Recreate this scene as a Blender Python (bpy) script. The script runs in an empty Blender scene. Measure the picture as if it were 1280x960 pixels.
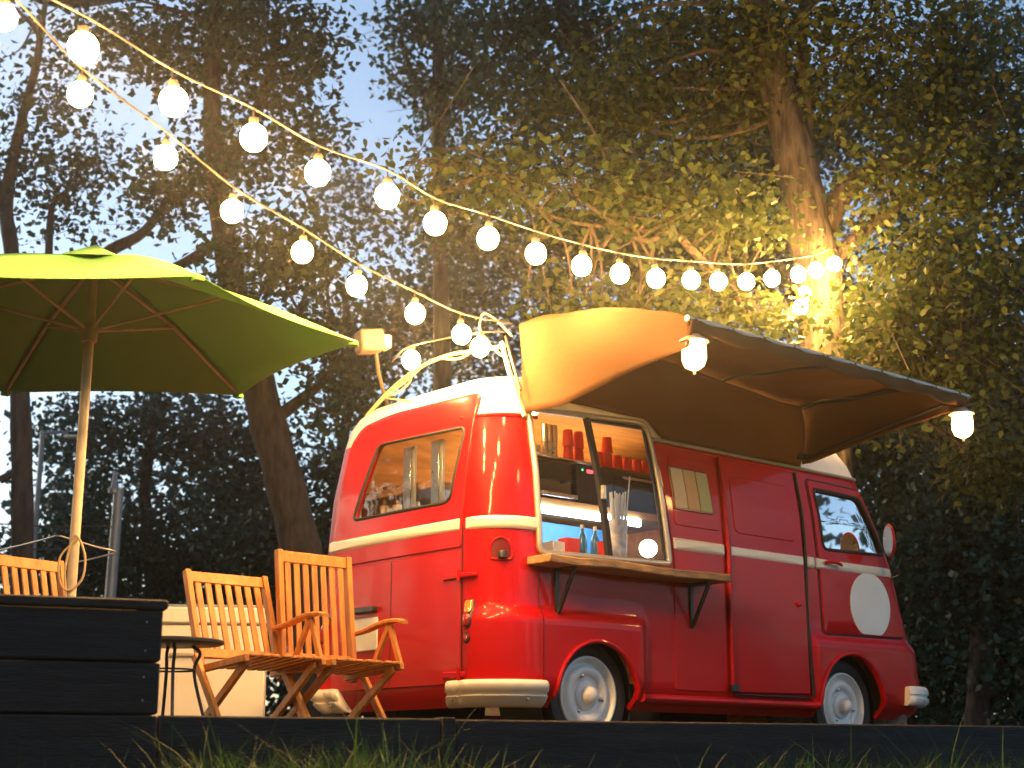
import bpy, bmesh, math, random
import numpy as np
from mathutils import Vector, Matrix
random.seed(7); rng = np.random.default_rng(7)
R = math.radians
scene = bpy.context.scene
C = scene.collection

# ------------------------------------------------------------------ camera
FPX, PITCH, ZC = 1900.0, R(14.24), -0.104
cam = bpy.data.cameras.new('camera'); cam_o = bpy.data.objects.new('camera', cam); C.objects.link(cam_o)
cam.sensor_width = 36.0; cam.lens = 36.0*FPX/1280.0; cam.clip_start = 0.05; cam.clip_end = 2000
cam_o.location = (0, 0, ZC); cam_o.rotation_euler = (R(90)+PITCH, 0, 0)
scene.camera = cam_o
cam.dof.use_dof = True; cam.dof.focus_distance = 8.4; cam.dof.aperture_fstop = 3.2
# ------------------------------------------------------------------ sky, sun, exposure
SUN_EL, SUN_AZ = R(14.0), R(-62)
world = bpy.data.worlds.new('World'); scene.world = world; world.use_nodes = True
nt = world.node_tree; nt.nodes.clear()
sky = nt.nodes.new('ShaderNodeTexSky'); sky.sky_type = 'NISHITA'; sky.sun_disc = False
sky.sun_elevation = SUN_EL; sky.sun_rotation = SUN_AZ; sky.air_density = 1.0; sky.dust_density = 1.4; sky.ozone_density = 1.6
bg = nt.nodes.new('ShaderNodeBackground'); bg.inputs['Strength'].default_value = 0.15
wo = nt.nodes.new('ShaderNodeOutputWorld')
nt.links.new(sky.outputs[0], bg.inputs[0]); nt.links.new(bg.outputs[0], wo.inputs[0])
sl = bpy.data.lights.new('sun', 'SUN'); sl.energy = 0.05; sl.angle = R(12); sl.color = (1, .8, .6)
so = bpy.data.objects.new('sun', sl); C.objects.link(so)
so.rotation_euler = (R(90)-SUN_EL, 0, -SUN_AZ+R(180))
vs = scene.view_settings; vs.view_transform = 'Standard'; vs.look = 'None'; vs.gamma = 1.0; vs.use_curve_mapping = False
vs.exposure = 0.9
scene.cycles.use_denoising = True
scene.cycles.sample_clamp_indirect = 6.0
scene.cycles.max_bounces = 5; scene.cycles.diffuse_bounces = 3; scene.cycles.glossy_bounces = 3; scene.cycles.transparent_max_bounces = 10
scene.cycles.use_adaptive_sampling = True; scene.cycles.adaptive_threshold = 0.02
scene.cycles.caustics_reflective = False; scene.cycles.caustics_refractive = False
BULB = 300.0

# ------------------------------------------------------------------ photo geometry helpers
def ray(x, y):
    a = (x-640)/FPX; b = (480-y)/FPX; c, s = math.cos(PITCH), math.sin(PITCH)
    return np.array([a, c-b*s, s+b*c])
CAM = np.array([0, 0, ZC])
def at(x, y, d):                       # the point seen at a pixel, d metres ahead
    r = ray(x, y); return CAM + r*(d/r[1])
YAW = R(48.7); VO = np.array([.478, 9.07, 0.0])
VF = np.array([math.sin(YAW), math.cos(YAW), 0]); VL = np.array([-math.cos(YAW), math.sin(YAW), 0])
VROT = R(90)-YAW
def vw(X, s, z): return VO + VF*X + VL*s + np.array([0, 0, z])
def on_side(x, y, s):                  # van coordinates of a pixel on the plane s
    d = ray(x, y); t = np.dot(VO+VL*s-CAM, VL)/np.dot(d, VL); P = CAM+d*t-VO
    return np.array([P@VF, P@VL, P[2]])
def on_rear(x, y, X):
    d = ray(x, y); t = np.dot(VO+VF*X-CAM, VF)/np.dot(d, VF); P = CAM+d*t-VO
    return np.array([P@VF, P@VL, P[2]])

# ------------------------------------------------------------------ materials
MATS = {}
def node_mat(name):
    m = bpy.data.materials.new(name); m.use_nodes = True; m.node_tree.nodes.clear()
    MATS[name] = m; return m, m.node_tree
def pbr(name, col, rough=.5, metal=0, var=.12, scale=6, bump=.0, bscale=60, coat=0, stretch=None, emit=None, estr=0, col2=None, spec=.5):
    m, t = node_mat(name); N = t.nodes.new
    out = N('ShaderNodeOutputMaterial'); p = N('ShaderNodeBsdfPrincipled'); t.links.new(p.outputs[0], out.inputs[0])
    tc = N('ShaderNodeTexCoord'); mp = N('ShaderNodeMapping'); t.links.new(tc.outputs['Object'], mp.inputs[0])
    if stretch: mp.inputs['Scale'].default_value = stretch
    nz = N('ShaderNodeTexNoise'); nz.inputs['Scale'].default_value = scale; nz.inputs['Detail'].default_value = 5
    t.links.new(mp.outputs[0], nz.inputs['Vector'])
    rp = N('ShaderNodeValToRGB'); a = [max(0, c*(1-var)) for c in col]; b = [min(1, c*(1+var)) for c in col] if col2 is None else col2
    rp.color_ramp.elements[0].position = .32; rp.color_ramp.elements[1].position = .68
    rp.color_ramp.elements[0].color = (*a, 1); rp.color_ramp.elements[1].color = (*b, 1)
    t.links.new(nz.outputs['Fac'], rp.inputs[0]); t.links.new(rp.outputs[0], p.inputs['Base Color'])
    p.inputs['Metallic'].default_value = metal; p.inputs['Specular IOR Level'].default_value = spec
    p.inputs['Coat Weight'].default_value = coat; p.inputs['Coat Roughness'].default_value = .08
    mr = N('ShaderNodeMapRange'); mr.inputs['To Min'].default_value = max(0, rough-.08); mr.inputs['To Max'].default_value = min(1, rough+.1)
    n2 = N('ShaderNodeTexNoise'); n2.inputs['Scale'].default_value = scale*2.3; n2.inputs['Detail'].default_value = 4
    t.links.new(mp.outputs[0], n2.inputs['Vector']); t.links.new(n2.outputs['Fac'], mr.inputs[0]); t.links.new(mr.outputs[0], p.inputs['Roughness'])
    if bump:
        n3 = N('ShaderNodeTexNoise'); n3.inputs['Scale'].default_value = bscale; n3.inputs['Detail'].default_value = 6
        t.links.new(mp.outputs[0], n3.inputs['Vector'])
        bp = N('ShaderNodeBump'); bp.inputs['Strength'].default_value = bump; bp.inputs['Distance'].default_value = .05 if 'bark' in name else .02
        t.links.new(n3.outputs['Fac'], bp.inputs['Height']); t.links.new(bp.outputs[0], p.inputs['Normal'])
    if emit:
        p.inputs['Emission Color'].default_value = (*emit, 1); p.inputs['Emission Strength'].default_value = estr
    return m
def cloth(name, col, trans=.35, var=.1, scale=3, bump=.15, bscale=14):
    m, t = node_mat(name); N = t.nodes.new
    out = N('ShaderNodeOutputMaterial'); d = N('ShaderNodeBsdfDiffuse'); tr = N('ShaderNodeBsdfTranslucent'); mx = N('ShaderNodeMixShader')
    tc = N('ShaderNodeTexCoord'); nz = N('ShaderNodeTexNoise'); nz.inputs['Scale'].default_value = scale; nz.inputs['Detail'].default_value = 6
    rp = N('ShaderNodeValToRGB'); rp.color_ramp.elements[0].color = (*[c*(1-var) for c in col], 1); rp.color_ramp.elements[1].color = (*[min(1, c*(1+var)) for c in col], 1)
    t.links.new(tc.outputs['Object'], nz.inputs['Vector']); t.links.new(nz.outputs['Fac'], rp.inputs[0])
    t.links.new(rp.outputs[0], d.inputs[0]); t.links.new(rp.outputs[0], tr.inputs[0])
    n3 = N('ShaderNodeTexNoise'); n3.inputs['Scale'].default_value = bscale; t.links.new(tc.outputs['Object'], n3.inputs['Vector'])
    bp = N('ShaderNodeBump'); bp.inputs['Strength'].default_value = bump; bp.inputs['Distance'].default_value = .03
    t.links.new(n3.outputs['Fac'], bp.inputs['Height']); t.links.new(bp.outputs[0], d.inputs['Normal'])
    mx.inputs[0].default_value = trans
    t.links.new(d.outputs[0], mx.inputs[1]); t.links.new(tr.outputs[0], mx.inputs[2]); t.links.new(mx.outputs[0], out.inputs[0])
    return m
def leafmat(name, c0, c1, trans=.35):
    m, t = node_mat(name); N = t.nodes.new
    out = N('ShaderNodeOutputMaterial'); d = N('ShaderNodeBsdfPrincipled'); tr = N('ShaderNodeBsdfTranslucent'); mx = N('ShaderNodeMixShader')
    d.inputs['Roughness'].default_value = .5; d.inputs['Specular IOR Level'].default_value = .3
    at_ = N('ShaderNodeAttribute'); at_.attribute_name = 'tint'
    rp = N('ShaderNodeValToRGB'); rp.color_ramp.elements[0].color = (*c0, 1); rp.color_ramp.elements[1].color = (*c1, 1)
    t.links.new(at_.outputs['Fac'], rp.inputs[0]); t.links.new(rp.outputs[0], d.inputs[0]); t.links.new(rp.outputs[0], tr.inputs[0])
    mx.inputs[0].default_value = trans
    t.links.new(d.outputs[0], mx.inputs[1]); t.links.new(tr.outputs[0], mx.inputs[2]); t.links.new(mx.outputs[0], out.inputs[0])
    return m
def glow(name, col, strength):
    m, t = node_mat(name); N = t.nodes.new
    out = N('ShaderNodeOutputMaterial'); e = N('ShaderNodeEmission'); e.inputs[0].default_value = (*col, 1); e.inputs[1].default_value = strength
    t.links.new(e.outputs[0], out.inputs[0]); return m
def glass(name, tint=(.95, .97, .97), rough=.02, refl=1.0):
    m, t = node_mat(name); N = t.nodes.new
    out = N('ShaderNodeOutputMaterial'); tr = N('ShaderNodeBsdfTransparent'); tr.inputs[0].default_value = (*tint, 1)
    g = N('ShaderNodeBsdfGlossy'); g.inputs['Roughness'].default_value = rough
    fr = N('ShaderNodeFresnel'); fr.inputs[0].default_value = 1.5; mu = N('ShaderNodeMath'); mu.operation = 'MULTIPLY'; mu.inputs[1].default_value = refl
    mu.use_clamp = True
    mx = N('ShaderNodeMixShader'); t.links.new(fr.outputs[0], mu.inputs[0]); t.links.new(mu.outputs[0], mx.inputs[0])
    t.links.new(tr.outputs[0], mx.inputs[1]); t.links.new(g.outputs[0], mx.inputs[2]); t.links.new(mx.outputs[0], out.inputs[0])
    return m
red = pbr('red_paint', (.44, .0035, .006), .42, var=.06, scale=1.6, coat=.3, bump=.015, bscale=5, spec=.12)
cream = pbr('cream_paint', (.74, .70, .58), .38, var=.05, scale=3, coat=.3)
white = pbr('white_enamel', (.76, .75, .70), .35, var=.05, scale=4, coat=.3)
roofw = pbr('roof_white', (.78, .76, .70), .45, var=.05, scale=2, bump=.03, bscale=8)
lining = pbr('plywood_lining', (.42, .22, .08), .6, var=.25, scale=3, stretch=(1, 6, 6))
rubber = pbr('black_rubber', (.015, .015, .016), .7, bump=.1, bscale=80)
blackm = pbr('black_metal', (.02, .02, .022), .45, var=.2, scale=20)
steel = pbr('steel', (.55, .55, .54), .28, metal=1, var=.1)
alu = pbr('aluminium_trim', (.5, .47, .40), .38, metal=.6, var=.1)
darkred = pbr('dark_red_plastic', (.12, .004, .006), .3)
amber = pbr('amber_lens', (.75, .22, .02), .2, coat=.5)
redlens = pbr('red_lens', (.28, .008, .008), .2, coat=.5)
shelfw = pbr('rough_plank', (.33, .19, .08), .7, var=.35, scale=4, bump=.4, bscale=18, stretch=(.7, 6, 6))
teak = pbr('oiled_wood', (.48, .19, .030), .5, var=.28, scale=5, stretch=(5, 5, 1.0), bump=.08, bscale=30)
stain = pbr('dark_stained_wood', (.022, .019, .017), .75, var=.35, scale=3, stretch=(1, 8, 8), bump=.35, bscale=22)
canvas = cloth('brown_canvas', (.175, .092, .048), .2)
lime = cloth('lime_canvas', (.21, .45, .13), .17, var=.05, scale=2)
polew = pbr('pale_pole', (.62, .52, .36), .45, var=.12, scale=8)
bark = pbr('bark', (.10, .075, .05), .9, var=.6, scale=5, bump=1.0, bscale=4, stretch=(4, 4, .9))
barkd = pbr('bark_dark', (.045, .038, .032), .9, var=.5, scale=5, bump=1, bscale=4, stretch=(3, 3, .8))
leaf_a = leafmat('leaf_poplar', (.028, .058, .016), (.105, .118, .022))
leaf_b = leafmat('leaf_dark', (.018, .048, .028), (.044, .085, .034))
leaf_c = leafmat('leaf_far', (.012, .042, .034), (.026, .070, .046), .25)
grassm = leafmat('grass_blade', (.028, .095, .018), (.08, .17, .03), .35)
bulbm = glow('bulb_glow', (1.0, .54, .165), BULB)
lampm = glow('lantern_glow', (1.0, .55, .17), 60)
ledm = glow('led_strip', (.75, .9, 1.0), 20)
inm = glow('warm_fill', (1.0, .55, .18), 26)
orbm = glow('orb_lamp', (1.0, .78, .42), 18)
cablem = pbr('cable', (.035, .028, .02), .6)
cordm = pbr('pale_cord', (.55, .42, .22), .6)
pane = glass('window_glass', refl=.8)
panec = glass('cab_glass', (.30, .33, .35), refl=13.0)
cupr = pbr('red_cup', (.62, .03, .015), .45)
blueb = pbr('blue_bottle', (.03, .16, .38), .2)
bluep = pbr('blue_panel', (.05, .25, .55), .5)
paper = pbr('paper_white', (.75, .74, .70), .7)
earth = pbr('earth', (.05, .042, .03), .95, var=.4, scale=2, bump=.5, bscale=12)
deckm = pbr('deck_board', (.07, .05, .035), .8, var=.3, scale=3, stretch=(1, 7, 7), bump=.3)
lampgrey = pbr('galvanised', (.24, .28, .32), .5, metal=.4)
boxw = pbr('white_sheet', (.72, .70, .66), .5, var=.06, scale=3)
stone = pbr('stone_block', (.16, .14, .12), .9, var=.3, bump=.6)
tanm = pbr('tan_case', (.13, .095, .06), .6)

# ------------------------------------------------------------------ mesh helpers
def link(name, me, mats=None, parent=None, smooth=True, auto=None):
    if mats is not None:
        for m in (mats if isinstance(mats, (list, tuple)) else [mats]): me.materials.append(m)
    o = bpy.data.objects.new(name, me); C.objects.link(o)
    if parent: o.parent = parent
    if smooth:
        me.polygons.foreach_set('use_smooth', [True]*len(me.polygons))
        if auto is None: auto = 40
        sharp_by_angle(me, auto)
    return o
def sharp_by_angle(me, deg):
    bm = bmesh.new(); bm.from_mesh(me); a = R(deg)
    for e in bm.edges:
        if len(e.link_faces) == 2: e.smooth = e.calc_face_angle(0) < a
    bm.to_mesh(me); bm.free()
class G:
    def __init__(s): s.v = []; s.f = []
    def add(s, v, f):
        n = len(s.v); s.v += [tuple(map(float, p)) for p in v]; s.f += [tuple(i+n for i in q) for q in f]; return s
    def box(s, c, d, rot=None, ch=.004):
        # chamfered box
        hx, hy, hz = [x/2 for x in d]; ch = min(ch, hx*.9, hy*.9, hz*.9)
        bm = bmesh.new(); bmesh.ops.create_cube(bm, size=1)
        for v in bm.verts: v.co = Vector((v.co.x*2*hx, v.co.y*2*hy, v.co.z*2*hz))
        if ch > 0: bmesh.ops.bevel(bm, geom=bm.edges[:], offset=ch, segments=1, profile=.5, affect='EDGES')
        bm.verts.index_update(); M = rot if rot is not None else Matrix.Identity(3)
        vs_ = [tuple(M @ v.co + Vector(c)) for v in bm.verts]; fs = [tuple(v.index for v in f.verts) for f in bm.faces]; bm.free()
        return s.add(vs_, fs)
    def beam(s, p0, p1, w, t, side, ch=.003):
        p0, p1 = Vector(p0), Vector(p1); z = (p1-p0); L = z.length; z.normalize()
        x = Vector(side); x = (x - z*x.dot(z)).normalized(); y = z.cross(x)
        M = Matrix((x, y, z)).transposed()
        return s.box((p0+p1)/2, (w, t, L), M, ch)
    def tube(s, pts, r, n=8, cap=True, closed=False):
        pts = [Vector(p) for p in pts]; m = len(pts); rs = r if isinstance(r, (list, tuple, np.ndarray)) else [r]*m
        vs_, fs = [], []; u = None
        for i, p in enumerate(pts):
            a = pts[(i-1) % m] if (i or closed) else pts[i]; b = pts[(i+1) % m] if (i < m-1 or closed) else pts[i]
            t = (b-a).normalized()
            if u is None: u = t.orthogonal().normalized()
            u = (u - t*u.dot(t))
            u = u.normalized() if u.length > 1e-6 else t.orthogonal().normalized()
            w = t.cross(u)
            for k in range(n):
                th = 2*math.pi*k/n; vs_.append(p + (u*math.cos(th)+w*math.sin(th))*float(rs[i]))
        for i in range(m if closed else m-1):
            j = (i+1) % m
            for k in range(n): fs.append((i*n+k, i*n+(k+1) % n, j*n+(k+1) % n, j*n+k))
        if cap and not closed: fs.append(tuple(range(n-1, -1, -1))); fs.append(tuple((m-1)*n+k for k in range(n)))
        return s.add(vs_, fs)
    def lathe(s, prof, n=32, axis='z', o=(0, 0, 0)):
        vs_, fs = [], []; m = len(prof)
        for (r, h) in prof:
            for k in range(n):
                th = 2*math.pi*k/n; a, b = r*math.cos(th), r*math.sin(th)
                p = (a, b, h) if axis == 'z' else (a, -h, b)      # axis y: h points to -y (outwards)
                vs_.append((p[0]+o[0], p[1]+o[1], p[2]+o[2]))
        for i in range(m-1):
            for k in range(n): fs.append((i*n+k, i*n+(k+1) % n, (i+1)*n+(k+1) % n, (i+1)*n+k))
        if prof[0][0] > 1e-4: fs.append(tuple(range(n-1, -1, -1)))
        if prof[-1][0] > 1e-4: fs.append(tuple((m-1)*n+k for k in range(n)))
        return s.add(vs_, fs)
    def mesh(s, name):
        me = bpy.data.meshes.new(name); me.from_pydata(s.v, [], s.f)
        bm = bmesh.new(); bm.from_mesh(me); bmesh.ops.remove_doubles(bm, verts=bm.verts[:], dist=1e-5); bmesh.ops.recalc_face_normals(bm, faces=bm.faces[:]); bm.to_mesh(me); bm.free()
        return me
    def obj(s, name, mat, parent=None, smooth=True, auto=None): return link(name, s.mesh(name), mat, parent, smooth, auto)
def tag(o, label, cat, group=None):
    o['label'] = label; o['category'] = cat
    if group: o['group'] = group
    return o
def empty(name, loc=(0, 0, 0), rz=0):
    o = bpy.data.objects.new(name, None); C.objects.link(o); o.location = loc; o.rotation_euler = (0, 0, rz); o.empty_display_size = .1; return o
def structure(o): o['kind'] = 'structure'; return o
def stuff(o): o['kind'] = 'stuff'; return o
def copy_tree(o, parent=None):
    c = o.copy(); C.objects.link(c); c.parent = parent
    for ch in list(o.children): copy_tree(ch, c)
    return c
def smooth_path(pts, n=6):            # Catmull-Rom
    pts = [np.array(p, float) for p in pts]; P = [2*pts[0]-pts[1]] + pts + [2*pts[-1]-pts[-2]]; out = []
    for i in range(1, len(P)-2):
        for k in range(n):
            t = k/n; a, b, c, d = P[i-1:i+3]
            out.append(.5*((2*b)+(-a+c)*t+(2*a-5*b+4*c-d)*t*t+(-a+3*b-3*c+d)*t**3))
    out.append(pts[-1]); return out
def sm(x, a, b):
    t = min(1, max(0, (x-a)/(b-a))); return t*t*(3-2*t)

# ------------------------------------------------------------------ setting: ground, terrace edge
KA, KB = np.array([-1.228, 5.411]), np.array([2.202, 6.696])      # front line of the timber edging
KD = (KB-KA)/np.linalg.norm(KB-KA); KN = np.array([-KD[1], KD[0]])   # KN points away from the camera
KROT = math.atan2(KD[1], KD[0])
def kp(u, n, z): q = KA+KD*u+KN*n; return (q[0], q[1], z)
g = G(); us = [-400, -60, -20, -8, -4, -2, 0, 2, 4, 8, 20, 60, 400]; ns = [-300, -40, -10, -3, -.5, .045, .055, .5, 3, 8, 20, 60, 200, 900]
vv = [kp(u, n, -.34 if n < .05 else -.035) for n in ns for u in us]; W_ = len(us)
g.add(vv, [(j*W_+i, j*W_+i+1, (j+1)*W_+i+1, (j+1)*W_+i) for j in range(len(ns)-1) for i in range(W_-1)])
structure(g.obj('ground', earth, smooth=False))

# timber edging along the terrace
ed = empty('timber_edging', kp(0, 0, -.34), KROT); tag(ed, 'low dark timber edging along the terrace behind the grass', 'edging')
for (u0, u1, z1) in [(-6, -.003, .078), (-.0, 1.03, .080), (1.09, 9.5, .078)]:
    G().box(((u0+u1)/2, .04, (z1+.34-.02)/2), (u1-u0, .08, z1+.36), ch=.006).obj('plank', stain, ed)
G().box((1.06, .045, .20), (.055, .1, .45), ch=.004).obj('joint_post', stain, ed)

# deck boards behind the edging
dk = structure(empty('deck', kp(0, 0, 0), KROT))
bd = G().box((0, 0, 0), (6.6, .135, .03), ch=.003).mesh('plank'); bd.materials.append(deckm)
for i in range(24):
    o = bpy.data.objects.new('plank', bd); C.objects.link(o); o.parent = dk; o.location = (-2.25, .16+i*.142, -.016)

# dark timber planter / parapet at the left
pb = empty('timber_planter', kp(0, 0, .08), KROT); tag(pb, 'black stained timber planter box of wide boards under the umbrella', 'planter')
for (z0, z1) in [(.004, .178), (.186, .362)]:
    G().box((-1.505, .02, (z0+z1)/2), (3.0, .036, z1-z0), ch=.005).obj('plank', stain, pb)
    G().box((-.02, .30, (z0+z1)/2), (.036, .50, z1-z0), ch=.005).obj('end_plank', stain, pb)
    G().box((-1.505, .56, (z0+z1)/2), (3.0, .036, z1-z0), ch=.005).obj('plank', stain, pb)
G().box((-1.50, .06, .382), (3.02, .14, .034), ch=.006).obj('capping', stain, pb)
G().box((-1.50, .53, .382), (3.02, .14, .034), ch=.006).obj('capping', stain, pb)
G().box((-.055, .295, .381), (.12, .325, .034), ch=.006).obj('capping', stain, pb)
G().box((-1.505, .29, .30), (2.94, .48, .05), ch=.01).obj('soil', earth, pb)
for u in (-.06, -1.2, -2.2):
    for z in (.05, .13, .22, .32):
        G().lathe([(.004, 0), (.0035, .002), (0, .003)], 8, 'y', (u, .002, z)).obj('screw', lampgrey, pb)

# ------------------------------------------------------------------ VAN
W = 1.84
zk = [.24, .30, .36, .50, .82, 1.10, 1.28, 1.60, 1.94, 2.06, 2.14, 2.20, 2.25, 2.285, 2.305]
INS = [.09, .03, 0, 0, 0, 0, 0, .018, .065, .085, .115, .17, .27, .45, .75]
XR = [-.69, -.73, -.755, -.763, -.763, -.763, -.763, -.742, -.695, -.67, -.63, -.565, -.45, -.25, .1]
XF = [3.30, 3.36, 3.39, 3.40, 3.37, 3.28, 3.22, 3.08, 2.93, 2.87, 2.81, 2.72, 2.58, 2.35, 2.0]
RC = [.24, .26, .27, .27, .27, .27, .27, .27, .27, .28, .29, .30, .30, .25, .10]
def prof(z): return (np.interp(z, zk, INS), np.interp(z, zk, XR), np.interp(z, zk, XF), np.interp(z, zk, RC))
def bulge(X, z): return .048*sm(z, .82, .72)*max(sm(X, .46, .37), sm(X, 2.02, 2.09))
def side(X, z, off=0):                 # right flank as a height field
    i, xr, xf, r = prof(z); s = i
    if X < xr+r: d = min(r, xr+r-X); s += r-math.sqrt(max(0, r*r-d*d))
    if X > xf-r: d = min(r, X-xf+r); s += r-math.sqrt(max(0, r*r-d*d))
    return (X, s-bulge(X, z)-off, z)
def lside(X, z, off=0): p = side(X, z, off); return (p[0], W-p[1], p[2])
def rear(s, z, off=0):
    i, xr, xf, r = prof(z); x = xr; e = s-i
    bow = .025*(1-((s-W/2)/(W/2))**2)
    if e < r: d = min(r, r-e); x += r-math.sqrt(max(0, r*r-d*d))
    e = W-i-s
    if e < r: d = min(r, r-e); x += r-math.sqrt(max(0, r*r-d*d))
    return (x-off-bow, s, z)
def front(s, z, off=0):
    i, xr, xf, r = prof(z); x = xf; e = min(s-i, W-i-s); bow = .06*(1-((s-W/2)/(W/2))**2)
    if e < r: d = min(r, r-e); x -= r-math.sqrt(max(0, r*r-d*d))
    return (x+off+bow, s, z)
def rcorner(u, z, off=0):              # arc length round the right rear corner, u=0 where the flat rear ends
    i, xr, xf, r = prof(z); q = math.pi*.27/2
    if u <= 0: s = i+r-u; X, Y, nx, ny = xr-.025*(1-((s-W/2)/(W/2))**2), s, -1, 0
    elif u < q: a = u/.27; X, Y, nx, ny = xr+r-r*math.cos(a), i+r-r*math.sin(a), -math.cos(a), -math.sin(a)
    else: X, Y, nx, ny = xr+r+u-q, i, 0, -1
    b = bulge(X, z)*sm(-ny, 0, .3)+off
    return (X+nx*b, Y+ny*b, z)
def fcorner(u, z, off=0):              # the same round the right front corner
    i, xr, xf, r = prof(z); q = math.pi*.27/2
    if u <= 0: s = i+r-u; X, Y, nx, ny = xf+.06*(1-((s-W/2)/(W/2))**2), s, 1, 0
    elif u < q: a = u/.27; X, Y, nx, ny = xf-r+r*math.cos(a), i+r-r*math.sin(a), math.cos(a), -math.sin(a)
    else: X, Y, nx, ny = xf-r-(u-q), i, 0, -1
    b = bulge(X, z)*sm(-ny, 0, .3)+off
    return (X+nx*b, Y+ny*b, z)
def mir(fn): return lambda a, b, off=0: (lambda p: (p[0], W-p[1], p[2]))(fn(a, b, off))

def outline(z, nr=46, ns_=150, na=12):
    i, xr, xf, r = prof(z); P = []
    def add(x, y, nx, ny):
        b = bulge(x, z)*sm(abs(ny), 0, .3); bow = 0
        w = 1-((y-W/2)/(W/2))**2
        if nx < -.99: bow = -.025*w
        if nx > .99: bow = .06*w
        if abs(nx) <= .99 and nx < 0: bow = -.025*w*abs(nx)
        if abs(nx) <= .99 and nx > 0: bow = .06*w*abs(nx)
        P.append((x+nx*b+bow, y+ny*b, z))
    for k in range(ns_): add(xr+r+(xf-xr-2*r)*k/ns_, i, 0, -1)
    for k in range(na): a = math.pi/2*k/na; add(xf-r+r*math.sin(a), i+r-r*math.cos(a), math.sin(a), -math.cos(a))
    for k in range(nr): add(xf, i+r+(W-2*i-2*r)*k/nr, 1, 0)
    for k in range(na): a = math.pi/2*k/na; add(xf-r+r*math.cos(a), W-i-r+r*math.sin(a), math.cos(a), math.sin(a))
    for k in range(ns_): add(xf-r-(xf-xr-2*r)*k/ns_, W-i, 0, 1)
    for k in range(na): a = math.pi/2*k/na; add(xr+r-r*math.sin(a), W-i-r+r*math.cos(a), -math.sin(a), math.cos(a))
    for k in range(nr): add(xr, W-i-r-(W-2*i-2*r)*k/nr, -1, 0)
    for k in range(na): a = math.pi/2*k/na; add(xr+r-r*math.cos(a), i+r-r*math.sin(a), -math.cos(a), -math.sin(a))
    return P
def loft(zs, captop=False):
    g = G(); n = None; vs_, fs = [], []
    for z in zs: o_ = outline(z); n = len(o_); vs_ += o_
    for j in range(len(zs)-1):
        for k in range(n): fs.append((j*n+k, j*n+(k+1) % n, (j+1)*n+(k+1) % n, (j+1)*n+k))
    if captop: fs.append(tuple((len(zs)-1)*n+k for k in range(n)))
    return g.add(vs_, fs)
def rpoly(pts, r, per=.03):            # rounded polygon, resampled
    pts = [np.array(p, float) for p in pts]; n = len(pts); out = []
    rr = r if isinstance(r, (list, tuple)) else [r]*n
    for i in range(n):
        p, a, b = pts[i], pts[i-1], pts[(i+1) % n]; la, lb = np.linalg.norm(a-p), np.linalg.norm(b-p); q = min(rr[i], la*.45, lb*.45)
        A, B = p+(a-p)/la*q, p+(b-p)/lb*q
        for k in range(7): t = k/6; out.append((1-t)**2*A+2*t*(1-t)*p+t*t*B)
        nb = pts[(i+1) % n]; c = pts[(i+2) % n]; q2 = min(rr[(i+1) % n], lb*.45, np.linalg.norm(c-nb)*.45); E_ = nb+(p-nb)/lb*q2
        m = int(np.linalg.norm(E_-B)/per)
        for k in range(1, m): out.append(B+(E_-B)*k/m)
    return np.array(out)
def inset(loop, d):
    c = loop.mean(0); n = len(loop); out = []
    area = .5*sum(loop[i][0]*loop[(i+1) % n][1]-loop[(i+1) % n][0]*loop[i][1] for i in range(n))
    for i in range(n):
        t = loop[(i+1) % n]-loop[i-1]; L = np.linalg.norm(t); nn = np.array([-t[1], t[0]])/max(L, 1e-9)*(1 if area > 0 else -1)
        out.append(loop[i]+nn*d)
    return np.array(out)
def cast(loop, c, d):
    best = 1e9; n = len(loop)
    for i in range(n):
        a, b = loop[i]-c, loop[(i+1) % n]-c; e = b-a; den = d[0]*(-e[1])+e[0]*d[1]
        if abs(den) < 1e-12: continue
        t = (a[0]*(-e[1])+e[0]*a[1])/den; u = (d[0]*a[1]-a[0]*d[1])/den
        if t > 0 and -1e-6 <= u <= 1+1e-6: best = min(best, t)
    return c+d*best
def panel(loop, fn, off, hole=None, depth=.02, bev=.006, rings=7, swell=0):
    loop = np.array(loop); n = len(loop); L = []
    L.append([(p, off-depth) for p in loop]); L.append([(p, off-bev) for p in loop])
    i1 = inset(loop, bev); L.append([(p, off) for p in i1])
    if hole is not None:
        c = hole.mean(0); tgt = np.array([cast(hole, c, p-c) for p in i1])
    else:
        c = loop.mean(0); tgt = c+(i1-c)*.03
    for k in range(1, rings+1):
        t = k/rings; L.append([(a+(b-a)*t, off+swell*math.sin(t*math.pi/2)) for a, b in zip(i1, tgt)])
    if hole is not None: L.append([(b, off-depth) for b in tgt])
    vs_, fs = [], []
    for ring in L: vs_ += [fn(p[0], p[1], o_) for p, o_ in ring]
    for j in range(len(L)-1):
        for k in range(n): fs.append((j*n+k, j*n+(k+1) % n, (j+1)*n+(k+1) % n, (j+1)*n+k))
    if hole is None: fs.append(tuple((len(L)-1)*n+k for k in range(n)))
    return G().add(vs_, fs)
def rect(a0, a1, b0, b1, r=.02, per=.03): return rpoly([(a0, b0), (a1, b0), (a1, b1), (a0, b1)], r, per)
def looptube(loop, fn, off, rad, n=8): return G().tube([fn(p[0], p[1], off) for p in loop], rad, n, closed=True)

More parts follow.
